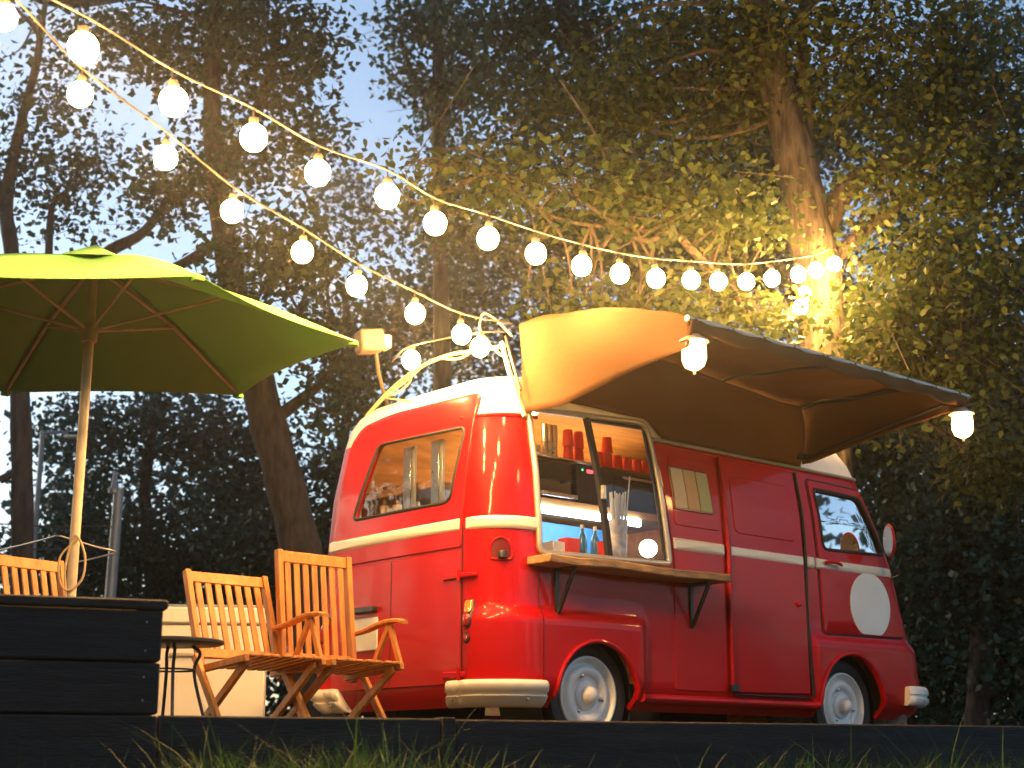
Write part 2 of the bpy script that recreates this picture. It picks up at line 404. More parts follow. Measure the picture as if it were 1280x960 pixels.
van = empty('food_van', tuple(VO), VROT); tag(van, 'red vintage food van with cream stripe and white roof', 'van')
SW = rpoly([(-.435, 1.115), (.665, 1.145), (.565, 2.045), (-.455, 1.985)], [.05, .03, .10, .05])        # serving window
RW = rpoly([(.385, 1.425), (1.36, 1.43), (1.17, 1.895), (.31, 1.87)], [.07, .05, .06, .05])               # rear window (s,z)
DW = rpoly([(2.245, 1.385), (2.965, 1.405), (2.745, 1.805), (2.215, 1.815)], [.05, .05, .06, .04])       # cab door window
WSd = rpoly([(.22, 1.42), (1.62, 1.42), (1.54, 1.86), (.30, 1.86)], .08)
def cutter(loop, fn, o0, o1):
    n = len(loop); vs_ = [fn(p[0], p[1], o0) for p in loop]+[fn(p[0], p[1], o1) for p in loop]
    fs = [(k, (k+1) % n, n+(k+1) % n, n+k) for k in range(n)]+[tuple(range(n-1, -1, -1)), tuple(range(n, 2*n))]
    return G().add(vs_, fs)
def flat(fn, mode):                     # cutters run straight through the wall
    def f2(a, b, off):
        p = list(fn(a, b, 0)); k = {'r': (1, -1), 'l': (1, 1), 'b': (0, -1), 'f': (0, 1)}[mode]; p[k[0]] += k[1]*off; return tuple(p)
    return f2
def cyl(X, z, r, s0, s1): return G().lathe([(r, 0), (r, s1-s0)], 56, 'y', (X, s1, z))
cut_defs = [cutter(inset(SW, -.012), flat(side, 'r'), .2, -.25), cutter(inset(RW, -.012), flat(rear, 'b'), .2, -.2),
            cutter(inset(DW, -.012), flat(side, 'r'), .2, -.2), cutter(inset(DW, -.012), flat(lside, 'l'), .2, -.2), cutter(WSd, flat(front, 'f'), .3, -.3),
            cyl(0, .29, .335, -.3, .38), cyl(2.45, .31, .36, -.3, .38), cyl(0, .29, .335, W-.38, W+.3), cyl(2.45, .31, .36, W-.38, W+.3)]
cutters = []
for c_ in cut_defs:
    o = bpy.data.objects.new('cutter', c_.mesh('cutter')); cutters.append(o); C.objects.link(o)
def shell(name, g, mat, cuts, thick=.03, auto=35):
    me = g.mesh(name); o = bpy.data.objects.new(name, me); C.objects.link(o); me.materials.append(mat); me.materials.append(lining)
    sd = o.modifiers.new('s', 'SOLIDIFY'); sd.thickness = thick; sd.offset = -1; sd.material_offset = 1; sd.material_offset_rim = 0
    for c_ in cuts:
        b = o.modifiers.new('b', 'BOOLEAN'); b.operation = 'DIFFERENCE'; b.solver = 'EXACT'; b.object = c_
    dg = bpy.context.evaluated_depsgraph_get(); dg.update()
    m2 = bpy.data.meshes.new_from_object(o.evaluated_get(dg)); o.modifiers.clear(); o.data = m2; o.parent = van
    m2.polygons.foreach_set('use_smooth', [True]*len(m2.polygons)); sharp_by_angle(m2, auto)
    return o
bz = [.24, .27, .30, .33, .36, .42, .50, .58, .66, .70, .72, .74, .76, .78, .80, .82, .90, 1.0, 1.1, 1.2, 1.28, 1.38, 1.48, 1.6, 1.7, 1.8, 1.88, 1.938]
rz_ = [1.94, 2.0, 2.06, 2.10, 2.14, 2.17, 2.20, 2.225, 2.25, 2.27, 2.285, 2.297, 2.305]
shell('body', loft(bz), red, cutters)
shell('roof', loft(rz_, True), roofw, [cutters[0], cutters[1]])
for o in cutters: me = o.data; bpy.data.objects.remove(o); bpy.data.meshes.remove(me)
# floor, bulkhead, wheel houses
G().box((1.3, W/2, .40), (3.6, W-.86, .06)).obj('floor', blackm, van)
G().box((2.06, W/2, 1.15), (.03, W-.2, 1.44)).obj('bulkhead', lining, van)
for X in (0, 2.45):
    for s, k in ((.42, 1), (W-.42, -1)):
        G().lathe([(0, 0), (.375, 0), (.375, .36*k), (.37, .36*k), (.37, .01*k), (0, .01*k)], 40, 'y', (X, s, .31)).obj('wheel_housing', rubber, van)
# rear doors
ug = rpoly([(.275, 1.145), (1.565, 1.145), (1.50, 1.96), (1.40, 2.06), (1.12, 2.10), (.245, 2.085)], [.03, .03, .15, .2, .2, .06])
up = panel(ug, rear, .012, RW).obj('rear_hatch', red, van)
panel(RW, rear, -.004, None, depth=.004, bev=.001, rings=5).obj('pane', pane, up)
looptube(RW, rear, .012, .010).obj('window_seal', rubber, up)
looptube(inset(RW, .012), rear, .010, .005).obj('window_trim', alu, up)
lg = rpoly([(.275, .365), (1.565, .365), (1.565, 1.127), (.275, 1.127)], .03)
lo = panel(lg, rear, .012).obj('rear_door', red, van)
panel(rect(.92, .926, .38, 1.12, .001, .03), rear, .0135, depth=.004, bev=.0005, rings=2).obj('door_gap', rubber, lo)
for s, z in ((.55, 1.19), (.30, 1.99), (1.40, 1.93)):
    G().lathe([(.018, 0), (.018, .02), (.01, .028), (0, .03)], 12, 'z').obj('latch', red, up)
    o = up.children[-1]; p = rear(s, z, .012); o.location = p; o.rotation_euler = (0, R(-90), 0)
for z in (.42, .98):
    hg = panel(rpoly([(.16, z-.012), (.42, z-.02), (.42, z+.02), (.16, z+.012)], .01), rear, .028, depth=.02).obj('hinge', red, lo)
    G().tube([rear(.275, z-.035, .03), rear(.275, z+.035, .03)], .011, 8).obj('hinge_pin', red, hg)
npl = panel(rect(1.05, 1.33, .60, .80, .015), rear, .022, depth=.012, bev=.003).obj('number_plate', white, van)
panel(rect(1.06, 1.30, .83, .865, .012), rear, .05, depth=.04, bev=.006, rings=3).obj('plate_lamp', blackm, npl)
# stripes
def stripe(a0, a1, fn, par=van, z0=1.243, z1=1.318): panel(rect(a0, a1, z0, z1, .012), fn, .020, depth=.018, bev=.012, rings=4, swell=.004).obj('stripe', cream, par)
stripe(.285, 1.62, rear, up); stripe(.015, .50, rcorner); stripe(.71, 1.195, side); stripe(2.05, 2.135, side)
# right flank: fixed panel, sliding door, cab door
fp = panel(rpoly([(.70, .37), (1.20, .37), (1.20, 1.915), (.62, 1.93), (.715, 1.15)], .02), side, .006).obj('fixed_panel', red, van)
panel(rect(.73, 1.17, 1.40, 1.86, .04), side, .012, depth=.01).obj('pressed_panel', red, fp)
fr_ = panel(rpoly([(.735, 1.50), (1.105, 1.50), (1.085, 1.79), (.715, 1.79)], .015), side, .018, depth=.01).obj('price_board', darkred, fp)
for k, cc in enumerate([(.62, .50, .30), (.55, .36, .17), (.42, .42, .20)]):
    x0 = .735+k*.118; m_ = pbr('board_strip_%d' % k, cc, .6, var=.06)
    panel(rpoly([(x0+.012, 1.515), (x0+.122, 1.515), (x0+.104, 1.775), (x0-.006, 1.775)], .005), side, .023, depth=.006, bev=.002).obj('strip', m_, fr_)
sd_ = panel(rpoly([(1.235, .372), (2.02, .385), (2.005, 1.905), (1.215, 1.905)], .02), side, .016).obj('sliding_door', red, van)
panel(rpoly([(1.29, 1.40), (1.95, 1.40), (1.93, 1.80), (1.29, 1.80)], .07), side, .022, depth=.01, bev=.01).obj('pressed_panel', red, sd_)
stripe(1.245, 2.01, side, sd_)
G().tube([side(1.222, z, .022) for z in np.linspace(.37, 1.91, 26)], .013, 8).obj('edge_bead', red, sd_)
G().lathe([(.016, 0), (.016, .015), (.007, .02), (0, .021)], 14, 'y', side(1.93, .98, .016)).obj('lock', red, sd_)
G().box(side(1.225, .40, .03), (.07, .03, .045)).obj('bracket', blackm, sd_)
G().tube([side(2.033+.008*math.sin(z*5), z, .012) for z in np.linspace(.37, 1.91, 26)], .011, 8).obj('door_seal', rubber, sd_)
G().box((1.63, side(1.63, .362)[1]-.004, .362), (.78, .03, .012)).obj('step_seal', rubber, sd_)
dg_ = rpoly([(2.205, .805), (3.145, .82), (3.06, 1.345), (2.80, 1.865), (2.16, 1.875)], [.03, .05, .12, .05, .04])
cd = panel(dg_, side, .014, DW, rings=6).obj('cab_door', red, van)
panel(DW, side, -.004, depth=.004, bev=.001, rings=5).obj('pane', panec, cd)
looptube(DW, side, .012, .013).obj('window_seal', rubber, cd)
stripe(2.15, 3.03, side, cd)
hd = G().tube(smooth_path([side(2.23, 1.287, .028), side(2.25, 1.292, .055), side(2.32, 1.292, .06), side(2.39, 1.28, .05)], 4), [.012]*12+[.009], 8).obj('handle', red, cd)
ell = np.array([(2.742+.235*math.cos(t), max(.822, 1.028+.232*math.sin(t))) for t in np.linspace(0, 2*math.pi, 72, endpoint=False)])
panel(ell, side, .019, depth=.004, bev=.001, rings=6).obj('disc_emblem', white, cd)
panel(inset(dg_, -.012), side, .004, inset(DW, -.006), depth=.01, bev=.001).obj('door_gap', rubber, cd)
# gutters
G().tube([rcorner(u, 1.935, .008) for u in np.linspace(-.03, .46, 14)], .012, 8).obj('gutter', red, van)
G().tube([side(X, 1.945, .016) for X in np.linspace(.60, 2.75, 40)], .014, 8).obj('gutter', alu, van)
G().tube([lside(X, 1.94, .012) for X in np.linspace(-.45, 2.75, 40)], .014, 8).obj('gutter', alu, van)
# serving window
wf = looptube(SW, side, .012, .020, 10).obj('window_frame', alu, van)
mid = rpoly([(.118, 1.12), (.150, 1.12), (.045, 2.02), (.013, 2.02)], .002)
ml = panel(mid, side, .022, depth=.03, bev=.003, rings=3).obj('mullion', rubber, wf)
G().box(side(.085, 1.53, .035), (.03, .025, .085)).obj('window_latch', alu, ml)
gl = rpoly([(.150, 1.13), (.640, 1.15), (.55, 2.02), (.045, 2.0)], .03)
panel(gl, side, -.002, depth=.004, bev=.001, rings=5).obj('pane', pane, wf)
looptube(inset(gl, .01), side, .004, .012).obj('pane_seal', rubber, wf)
# wheels (local origin at hub, outwards is -y)
def wheel(X, s, flip):
    w = empty('wheel', (X, s, .32)); w.parent = van
    if flip: w.rotation_euler = (0, 0, R(180))
    G().lathe([(.225, -.13), (.26, -.16), (.305, -.155), (.32, -.13), (.325, -.08), (.32, -.03), (.305, -.005), (.265, 0), (.235, -.01), (.222, -.025), (.222, -.13)], 56, 'y').obj('tyre', rubber, w)
    rm = G().lathe([(.222, -.10), (.230, -.02), (.228, .0), (.218, .004), (.207, -.005), (.200, -.028), (.190, -.04), (.180, -.036), (.172, -.016), (.160, -.006), (.140, -.004), (.122, -.012), (.112, -.028), (.09, -.032), (0, -.032)], 56, 'y').obj('rim', white, w)
    G().lathe([(.088, -.035), (.084, -.018), (.072, -.010), (.056, -.006), (.052, .018), (.042, .036), (.024, .048), (0, .053)], 40, 'y').obj('hub_cap', white, rm)
    for k in range(3):
        a = R(90+120*k+20); G().lathe([(.014, -.03), (.014, -.006), (.006, .0), (0, .001)], 6, 'y', (.118*math.cos(a), 0, .118*math.sin(a))).obj('wheel_nut', steel, rm)
for X in (0, 2.45): wheel(X, .04, False); wheel(X, W-.04, True)
# arch lips
for X, z, r in ((0, .29, .338), (2.45, .31, .362)):
    for fn in (side, lside):
        G().tube([fn(X+r*math.cos(a), z+r*math.sin(a), .004) for a in np.linspace(R(2), R(178), 40)], .013, 8).obj('arch_lip', red, van)
# sill
for fn in (side, lside): G().tube([fn(X, .315, .012) for X in np.linspace(.36, 2.08, 20)], .028, 10).obj('sill', red, van)
# bumpers
def bumper(fn, u0, u1, z0, z1, name, m):
    md = (z0+z1)/2; pr = [(z0+.004, .006), (z0, .046), (z0+.010, .062), (z0+.03, .070), (md-.014, .071), (md-.006, .058), (md+.006, .058), (md+.014, .071), (z1-.03, .068), (z1-.010, .060), (z1, .046), (z1-.004, .006)]
    nu = 44; k_ = len(pr); vs_ = []
    for i in range(nu+1):
        t = i/nu; e = min(1, t*14, (1-t)*14); e = math.sqrt(1-(1-e)**2)*.35+.65
        for z, o_ in pr: vs_.append(fn(u0+(u1-u0)*t, md+(z-md)*(.9+.1*e), o_*e))
    fs = [(i*k_+j, i*k_+j+1, (i+1)*k_+j+1, (i+1)*k_+j) for i in range(nu) for j in range(k_-1)]+[tuple(range(k_)), tuple(nu*k_+j for j in range(k_-1, -1, -1))]
    b = G().add(vs_, fs).obj(name, m, van, auto=50)
    for u in (u0+.08, u1-.12): G().lathe([(.010, -.005), (.010, .003), (0, .005)], 10, 'y', fn(u, md-.03, .071)).obj('bolt', steel, b)
bumper(rcorner, -.10, .47, .235, .385, 'rear_bumper', cream); bumper(mir(rcorner), -.10, .47, .235, .385, 'rear_bumper', cream)
bumper(fcorner, -.62, .50, .335, .475, 'front_bumper', white); bumper(mir(fcorner), -.62, .50, .335, .475, 'front_bumper', white)
# tail lamps
for fn in (rcorner, mir(rcorner)):
    tl = panel(rect(.022, .090, .672, .842, .03, .012), fn, .018, depth=.018, bev=.006).obj('tail_lamp', blackm, van)
    panel(rect(.028, .084, .760, .836, .024, .01), fn, .034, depth=.02, bev=.008, rings=4, swell=.006).obj('lens', amber, tl)
    panel(rect(.028, .084, .680, .758, .024, .01), fn, .034, depth=.02, bev=.008, rings=4, swell=.006).obj('lens', redlens, tl)
    el = np.array([(.055+.030*math.cos(t), .618+.030*math.sin(t)) for t in np.linspace(0, 2*math.pi, 24, endpoint=False)])
    rf = panel(el, fn, .02, depth=.02, bev=.004, rings=3).obj('reflector', blackm, van)
    panel(el*.0+np.array([.055, .618])+(el-np.array([.055, .618]))*.7, fn, .026, depth=.01, bev=.004, rings=3).obj('lens', redlens, rf)
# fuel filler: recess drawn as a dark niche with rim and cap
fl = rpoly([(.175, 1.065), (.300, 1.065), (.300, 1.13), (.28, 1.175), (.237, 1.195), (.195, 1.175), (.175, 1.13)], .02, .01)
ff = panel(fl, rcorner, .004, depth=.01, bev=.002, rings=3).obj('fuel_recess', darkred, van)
looptube(fl, rcorner, .004, .008).obj('recess_rim', red, ff)
o = G().lathe([(.028, 0), (.028, .03), (.022, .04), (0, .042)], 20, 'z').obj('fuel_cap', blackm, ff); o.location = rcorner(.245, 1.072, .012)
# corner seams
G().tube([rcorner(-.004, z, .003) for z in np.linspace(.40, 2.05, 40)], .005, 6).obj('seam', rubber, van)
G().tube([side(-.44+.01*(z-.4), z, .002) for z in np.linspace(.40, 1.10, 20)], .0035, 6).obj('seam', darkred, van)
# front: screen, lamps, indicator, mirror
panel(WSd, front, -.006, depth=.004, bev=.001, rings=5).obj('windscreen', panec, van)
looptube(WSd, front, .01, .014).obj('screen_seal', rubber, van)
for s in (.36, W-.36):
    hl = G().lathe([(.115, 0), (.115, .02), (.105, .03)], 36, 'z').obj('headlight', steel, van); hl.location = front(s, .72, -.005); hl.rotation_euler = (0, R(90), 0)
    G().lathe([(.105, .02), (.08, .045), (.04, .056), (0, .058)], 36, 'z').obj('lens', pane, hl)
for k in range(5): panel(rect(.62, 1.22, .60+k*.045, .625+k*.045, .008), front, .012, depth=.012, bev=.004, rings=2).obj('grille_bar', cream, van)
for fn in (fcorner, mir(fcorner)):
    il = panel(rect(.03, .13, .665, .72, .02, .012), fn, .05, depth=.05, bev=.012, rings=3).obj('indicator', amber, van)
    panel(rect(.03, .13, .605, .66, .02, .012), fn, .045, depth=.045, bev=.012, rings=3).obj('lens', white, il)
mr_ = G(); base = Vector(side(3.03, 1.24, .01))
mm = Vector(on_side(1113, 676, -.16))
am = G().tube(smooth_path([base, base+Vector((.05, -.05, .04)), Vector((mm.x+.01, mm.y, mm.z-.17)), Vector((mm.x+.015, mm.y, mm.z-.08))], 5), .009, 8).obj('mirror_arm', blackm, van)
mh = G().lathe([(0, -.02), (.04, -.016), (.066, 0), (.07, .012), (.066, .018), (0, .018)], 28, 'y').obj('mirror_shell', red, van); mh.location = mm; mh.scale = (1, 1, 1.75); mh.rotation_euler = (0, 0, R(-112))
o = G().lathe([(0, 0), (.062, 0), (.062, .002), (0, .002)], 28, 'y').obj('mirror_glass', steel, mh); o.location = (0, -.019, 0)
# cab seat
st = G().box((2.55, .5, .78), (.45, .48, .14), ch=.04).obj('seat', tanm, van)
G().box((2.30, .5, 1.15), (.14, .46, .62), Matrix.Rotation(R(-8), 3, 'Y'), ch=.05).obj('backrest', tanm, st)
G().box((2.27, .5, 1.50), (.10, .28, .20), ch=.04).obj('headrest', tanm, st)
# serving shelf and brackets
shz = 1.062
sh = G().box((.25, -.085, shz), (1.54, .235, .048), ch=.006)
SHM = sh.mesh('serving_shelf')
bm = bmesh.new(); bm.from_mesh(SHM); bmesh.ops.subdivide_edges(bm, edges=[e for e in bm.edges if e.calc_length() > 1], cuts=40)
for v in bm.verts:
    if v.co.y < -.15: v.co.y += .009*math.sin(v.co.x*11)+.005*math.sin(v.co.x*37); v.co.z += .005*math.sin(v.co.x*8+1)
bm.to_mesh(SHM); bm.free()
link('serving_shelf', SHM, shelfw, van)
for X in (-.30, .86):
    b = G().box((X, side(X, .95)[1]-.012, shz-.165), (.035, .014, .28)).obj('shelf_bracket', blackm, van)
    G().box((X, side(X, 1.0)[1]-.095, shz-.032), (.035, .15, .014)).obj('arm', blackm, b)
    G().beam((X, side(X, .8)[1]-.018, shz-.29), (X, -.16, shz-.04), .022, .022, (1, 0, 0)).obj('strut', blackm, b)
# interior counter, back counter, unseen lamps added to warm the inside
G().box((.30, .24, 1.12), (1.45, .36, .03)).obj('counter', lining, van)
BZ = on_side(720, 632, .80)[2]
bc = G().box((.55, 1.20, BZ), (2.3, .80, .05)).obj('back_counter', lining, van)
G().box((.45, .80, BZ-.055), (1.6, .03, .05), ch=.004).obj('light_strip', ledm, bc)
G().box((.45, 1.18, BZ-.29), (1.8, .02, .46)).obj('back_panel', bluep, bc)
o = G().lathe([(.07, 0), (.065, -.03), (.04, -.045), (0, -.05)], 20).obj('unseen_ceiling_lamp', inm, van); o.location = (.35, .95, 2.265)
o = G().lathe([(.06, 0), (.055, -.03), (.035, -.04), (0, -.045)], 20).obj('unseen_ceiling_lamp', inm, van); o.location = (-.25, 1.25, 2.22)
G().box((.95, 1.32, BZ+.36), (1.5, .03, .03), ch=.003).obj('fill_strip', inm, van)  # hidden strip and board added behind the cups to light the ceiling
G().box((.95, 1.32, BZ+.185), (1.5, .02, .32), ch=.003).obj('fill_strip_board', lining, van)
# cords and tubes on the rear roof
def vpath(name, pts, r, m, par=van): return G().tube(smooth_path(pts, 5), r, 6).obj(name, m, par)
G().box((-.58, .86, 1.405), (.22, 1.2, .02)).obj('rear_ledge', lining, van)
for px_ in (506, 541):
    p = on_rear(px_, 600, -.675)
    ch_ = G().box((-.655, p[1], 1.63), (.012, .075, .46), ch=.002).obj('steel_strip', steel, van)
    G().box((-.645, p[1]-.055, 1.63), (.02, .028, .46), ch=.002).obj('edge', alu, ch_)
# tubes, cords on the roof rear
def vp(px, py, X): return tuple(on_rear(px, py, X))
vpath('awning_arm', [vp(627, 428, -.5), vp(634, 455, -.5), vp(645, 490, -.5), vp(656, 521, -.5)], .016, alu)
vpath('awning_arm', [vp(632, 420, -.53), vp(640, 450, -.53), vp(651, 488, -.53)], .010, blackm)
vpath('roof_rail', [vp(632, 432, -.5), vp(600, 438, -.52), vp(560, 444, -.54), vp(520, 462, -.56), vp(485, 490, -.58), vp(458, 520, -.6)], .012, cordm)
vpath('roof_cord', [vp(628, 445, -.5), vp(606, 430, -.5), vp(575, 448, -.52), vp(540, 450, -.54), vp(508, 476, -.56), vp(478, 500, -.6), vp(452, 530, -.62), vp(440, 560, -.66)], .008, cordm)
vpath('roof_cord', [vp(640, 420, -.48), vp(620, 400, -.48), vp(604, 392, -.5), vp(600, 412, -.5), vp(612, 428, -.5)], .006, cordm)
vpath('roof_cord', [vp(515, 462, -.56), vp(512, 478, -.58), vp(495, 492, -.6), vp(480, 497, -.62), vp(520, 502, -.64)], .006, cordm)

# awning: canvas hood on the right flank
aw = empty('awning', tuple(VO), VROT); tag(aw, 'brown canvas awning folded out over the van serving window', 'awning')
def sag(t, a): return a*math.sin(math.pi*t)
AX0, AX1 = -.49, 2.16
TOP = [(.10, 2.50), (-.10, 2.515), (-.35, 2.475), (-.73, 2.42), (-1.05, 2.325), (-1.26, 2.245)]
def canopy(off):
    P = smooth_path([(0, s, z) for s, z in TOP], 5); vs_ = []; nX = 44
    for q in P:
        for k in range(nX+1):
            t = k/nX; X = AX0+(AX1-AX0)*t
            ramp = -.10*sm(t, .35, 1.0)*sm(q[1], -1.1, 0.0)         # the ridge drops towards the cab
            bays = abs(math.sin(t*math.pi*3)); z = q[2]+ramp-.022*bays*math.sin(math.pi*min(1, max(0, (q[1]+1.26)/1.36)))+.006*math.sin(t*47+q[1]*9)
            vs_.append((X, q[1], z+off))
    n = nX+1; m = len(P)
    return vs_, [(j*n+k, j*n+k+1, (j+1)*n+k+1, (j+1)*n+k) for j in range(m-1) for k in range(nX)], n, m
def thick(vs_, fs, t, name, m, par):
    me = G().add(vs_, fs).mesh(name); o = link(name, me, m, par, auto=60); md = o.modifiers.new('t', 'SOLIDIFY'); md.thickness = t; md.offset = 0; return o
v0, f0, n0, m0 = canopy(0); thick(v0, f0, .006, 'canopy', canvas, aw)
# front valance hanging on the outer bar
vs_, fs = [], []; nX = 60
for j, dz in enumerate((0.004, -.03, -.06, -.085)):
    for k in range(nX+1):
        t = k/nX; vs_.append((AX0+(AX1-AX0)*t, -1.268-.006*math.sin(t*60+j)-.01*(j == 1), 2.245+dz+.004*math.sin(t*33)*j))
n = nX+1; fs = [(j*n+k, j*n+k+1, (j+1)*n+k+1, (j+1)*n+k) for j in range(3) for k in range(nX)]
thick(vs_, fs, .006, 'valance', canvas, aw)
# inner lining falling from the ridge to the gutter
vs_, fs = [], []; nz = 14
for j in range(nz+1):
    for k in range(nX+1):
        t = k/nX; X = AX0+.03+(AX1-AX0-.08)*t; u = j/nz
        ztop = 2.49-.10*sm(t, .35, 1.0); zb = 2.07 if X < .62 else 1.955
        if X > .52 and X < .72: zb = 2.07-.115*sm(X, .52, .72)
        vs_.append((X, .06-.03*u-.05*math.sin(u*math.pi)+.008*math.sin(t*25+u*4), zb+(ztop-zb)*u))
fs = [(j*n+k, j*n+k+1, (j+1)*n+k+1, (j+1)*n+k) for j in range(nz) for k in range(nX)]
thick(vs_, fs, .005, 'back_lining', canvas, aw)
# cheeks
def cheek(X, low, folds, name):
    P = smooth_path([(0, s, z) for s, z in TOP], 6); vs_ = []; nz = 12
    for q in P:
        t = (q[1]+1.26)/1.36; zb = np.interp(q[1], [p[0] for p in low], [p[1] for p in low]); zt = q[2]-(.10*sm(q[1], -1.1, 0.0) if X > 1 else 0)
        for k in range(nz+1):
            u = k/nz; z = zt+(zb-zt)*u
            vs_.append((X+folds*math.sin(u*2.2+t*7)*math.sin(math.pi*u)*.5-folds*.9*math.sin(math.pi*u)*math.sin(math.pi*min(1, t)), q[1], z))
    n = nz+1
    thick(vs_, [(j*n+k, j*n+k+1, (j+1)*n+k+1, (j+1)*n+k) for j in range(len(P)-1) for k in range(nz)], .005, name, canvas, aw)
cheek(AX0, [(-1.30, 2.085), (-1.09, 2.06), (-.85, 2.03), (-.53, 1.975), (-.27, 1.935), (0, 1.945), (.1, 1.97)], .05, 'cheek')
cheek(AX1, [(-1.30, 2.16), (-1.1, 2.15), (-.6, 2.09), (0, 1.985), (.1, 1.99)], -.05, 'cheek')
G().tube([(AX0-.01, -1.262, 2.238), (AX1+.03, -1.262, 2.238)], .017, 10).obj('outer_bar', alu, aw)
for X in (AX0+.02, .40, 1.28, AX1-.02):
    G().tube(smooth_path([(X, s, z-.025-(.10*sm(X, .44, 2.16)*sm(s, -1.1, 0.0))) for s, z in TOP], 4), .012, 8).obj('rafter', blackm, aw)
G().tube([(AX1-.03, .03, 2.02), (AX1-.03, -1.25, 2.225)], .012, 8).obj('stay', blackm, aw)
G().tube([(AX0+.03, .03, 1.98), (AX0+.03, -1.25, 2.215)], .012, 8).obj('stay', blackm, aw)
G().box((AX1-.06, .05, 2.03), (.10, .06, .05)).obj('end_fitting', blackm, aw)

# cage lanterns under the outer bar
def lantern(label, loc):
    t = empty('cage_lantern', loc, VROT); tag(t, label, 'lantern')
    G().tube([(0, 0, .12), (0, 0, .165)], .006, 6).obj('hook', blackm, t)
    G().lathe([(0, .125), (.03, .122), (.05, .105), (.078, .088), (.082, .078), (.06, .072), (0, .072)], 28).obj('cap', alu, t)
    gl = G().lathe([(.052, .072), (.058, .05), (.058, -.01), (.05, -.045), (.03, -.066), (0, -.072)], 28).obj('glass', lampm, t)
    for k in range(6):
        a = k*math.pi/3; G().tube([(.06*math.cos(a), .06*math.sin(a), .075), (.066*math.cos(a), .066*math.sin(a), .04), (.066*math.cos(a), .066*math.sin(a), -.02), (.05*math.cos(a), .05*math.sin(a), -.06), (.0, 0, -.084)], .0028, 5).obj('cage_bar', alu, t)
    G().lathe([(.0, -.078), (.010, -.082), (.008, -.10), (0, -.104)], 10).obj('finial', alu, t)
l1 = vw(-.42, -1.235, 2.045); lantern('lit cage lantern hanging at the rear end of the awning', tuple(l1))
l2 = vw(2.14, -1.235, 2.04); lantern('lit cage lantern hanging at the cab end of the awning', tuple(l2))

# ------------------------------------------------------------------ things inside the van
def vthing(name, X, s, z): return empty(name, tuple(vw(X, s, z)), VROT)
CT = 1.137; BT = BZ+.026
cp = G().lathe([(.030, 0), (.033, .01), (.042, .11), (.045, .112), (.045, .118), (.040, .118), (.038, .1), (.030, .012), (0, .012)], 20).mesh('cup')
cp.materials.append(cupr); cp.polygons.foreach_set('use_smooth', [True]*len(cp.polygons)); sharp_by_angle(cp, 40)
def cup(X, s, z, label, grp=None, up=False):
    o = bpy.data.objects.new('paper_cup', cp); C.objects.link(o); o.location = tuple(vw(X, s, z+(.118 if up else 0))); o.rotation_euler = (R(180) if up else 0, 0, 0)
    tag(o, label, 'cup', grp)
# coffee machine, grinder, big machine
t = vthing('coffee_machine', .50, 1.05, BT); tag(t, 'steel coffee machine with dark front on the van back counter', 'coffee machine')
G().box((0, 0, .145), (.34, .36, .29), ch=.015).obj('body', tanm, t); G().box((0, -.19, .20), (.30, .02, .12)).obj('front_panel', blackm, t)
G().box((0, 0, .297), (.36, .38, .014)).obj('cup_tray', steel, t); G().box((0, -.2, .03), (.32, .1, .03)).obj('drip_tray', steel, t)
G().tube([(.05, -.2, .13), (.05, -.3, .12)], .014).obj('filter_handle', blackm, t)
t = vthing('coffee_grinder', .80, 1.00, BT); tag(t, 'black box grinder with a lit red display beside the coffee machine', 'grinder')
G().box((0, 0, .14), (.20, .30, .28), ch=.012).obj('body', blackm, t); G().box((0, 0, .29), (.22, .32, .02)).obj('lid', steel, t)
G().box((.02, -.152, .235), (.06, .006, .025)).obj('display', glow('red_display', (1, .08, .1), 1.5), t); G().box((-.05, -.152, .24), (.014, .006, .014)).obj('indicator', glow('green_display', (.1, 1, .3), 1.5), t)
t = vthing('oven', 1.28, 1.02, BT); tag(t, 'wide dark oven with rounded top on the van back counter', 'oven')
G().box((0, 0, .15), (.66, .40, .30), ch=.05).obj('body', blackm, t); G().box((0, -.20, .13), (.5, .02, .16)).obj('door', rubber, t); G().tube([(-.2, -.23, .22), (.2, -.23, .22)], .01).obj('handle', steel, t)
for k, X in enumerate((.36, .41, .46)):
    o = G().lathe([(.016, 0), (.018, .05 if k == 2 else .08), (.014, .09), (0, .09)], 12).obj('steel_jug', steel); o.location = tuple(vw(X, .98, BT+.305)); tag(o, ['small steel cup at the outer edge of the coffee machine tray', 'small steel cup in the middle of three on the coffee machine', 'shortest steel cup beside the tall shakers on the coffee machine'][k], 'cup', 'small steel cups')
for k, X in enumerate((.52, .565, .61)):
    o = G().lathe([(.022, 0), (.024, .24), (.02, .245), (0, .245)], 16).obj('steel_shaker', steel); o.location = tuple(vw(X, .98, BT+.305)); tag(o, ['tall steel shaker beside the short steel cups', 'tall steel shaker between two others on the coffee machine', 'tall steel shaker beside the red cups on the grinder'][k], 'shaker', 'tall steel shakers')
for X, h in ((.74, 2), (.84, 2)):
    for j in range(h): cup(X, .98, BT+.301+j*.119, '%s red paper cup of the stack on the grinder %s' % (('lower', 'upper')[j], 'beside the steel shakers' if X < .8 else 'beside the oven'), 'red cups on the grinder', True)
for X, h in ((1.03, 1), (1.12, 2), (1.22, 1), (1.32, 1), (1.42, 1), (1.51, 1)):
    for j in range(h): cup(X, .98, BT+.301+j*.119, ('%s red paper cup of the only two-cup stack on the oven' % ('lower', 'upper')[j]) if h == 2 else ('red paper cup on the oven corner beside the grinder' if X < 1.1 else 'single upturned red paper cup in the row on the oven'), 'red cups on the oven', True)
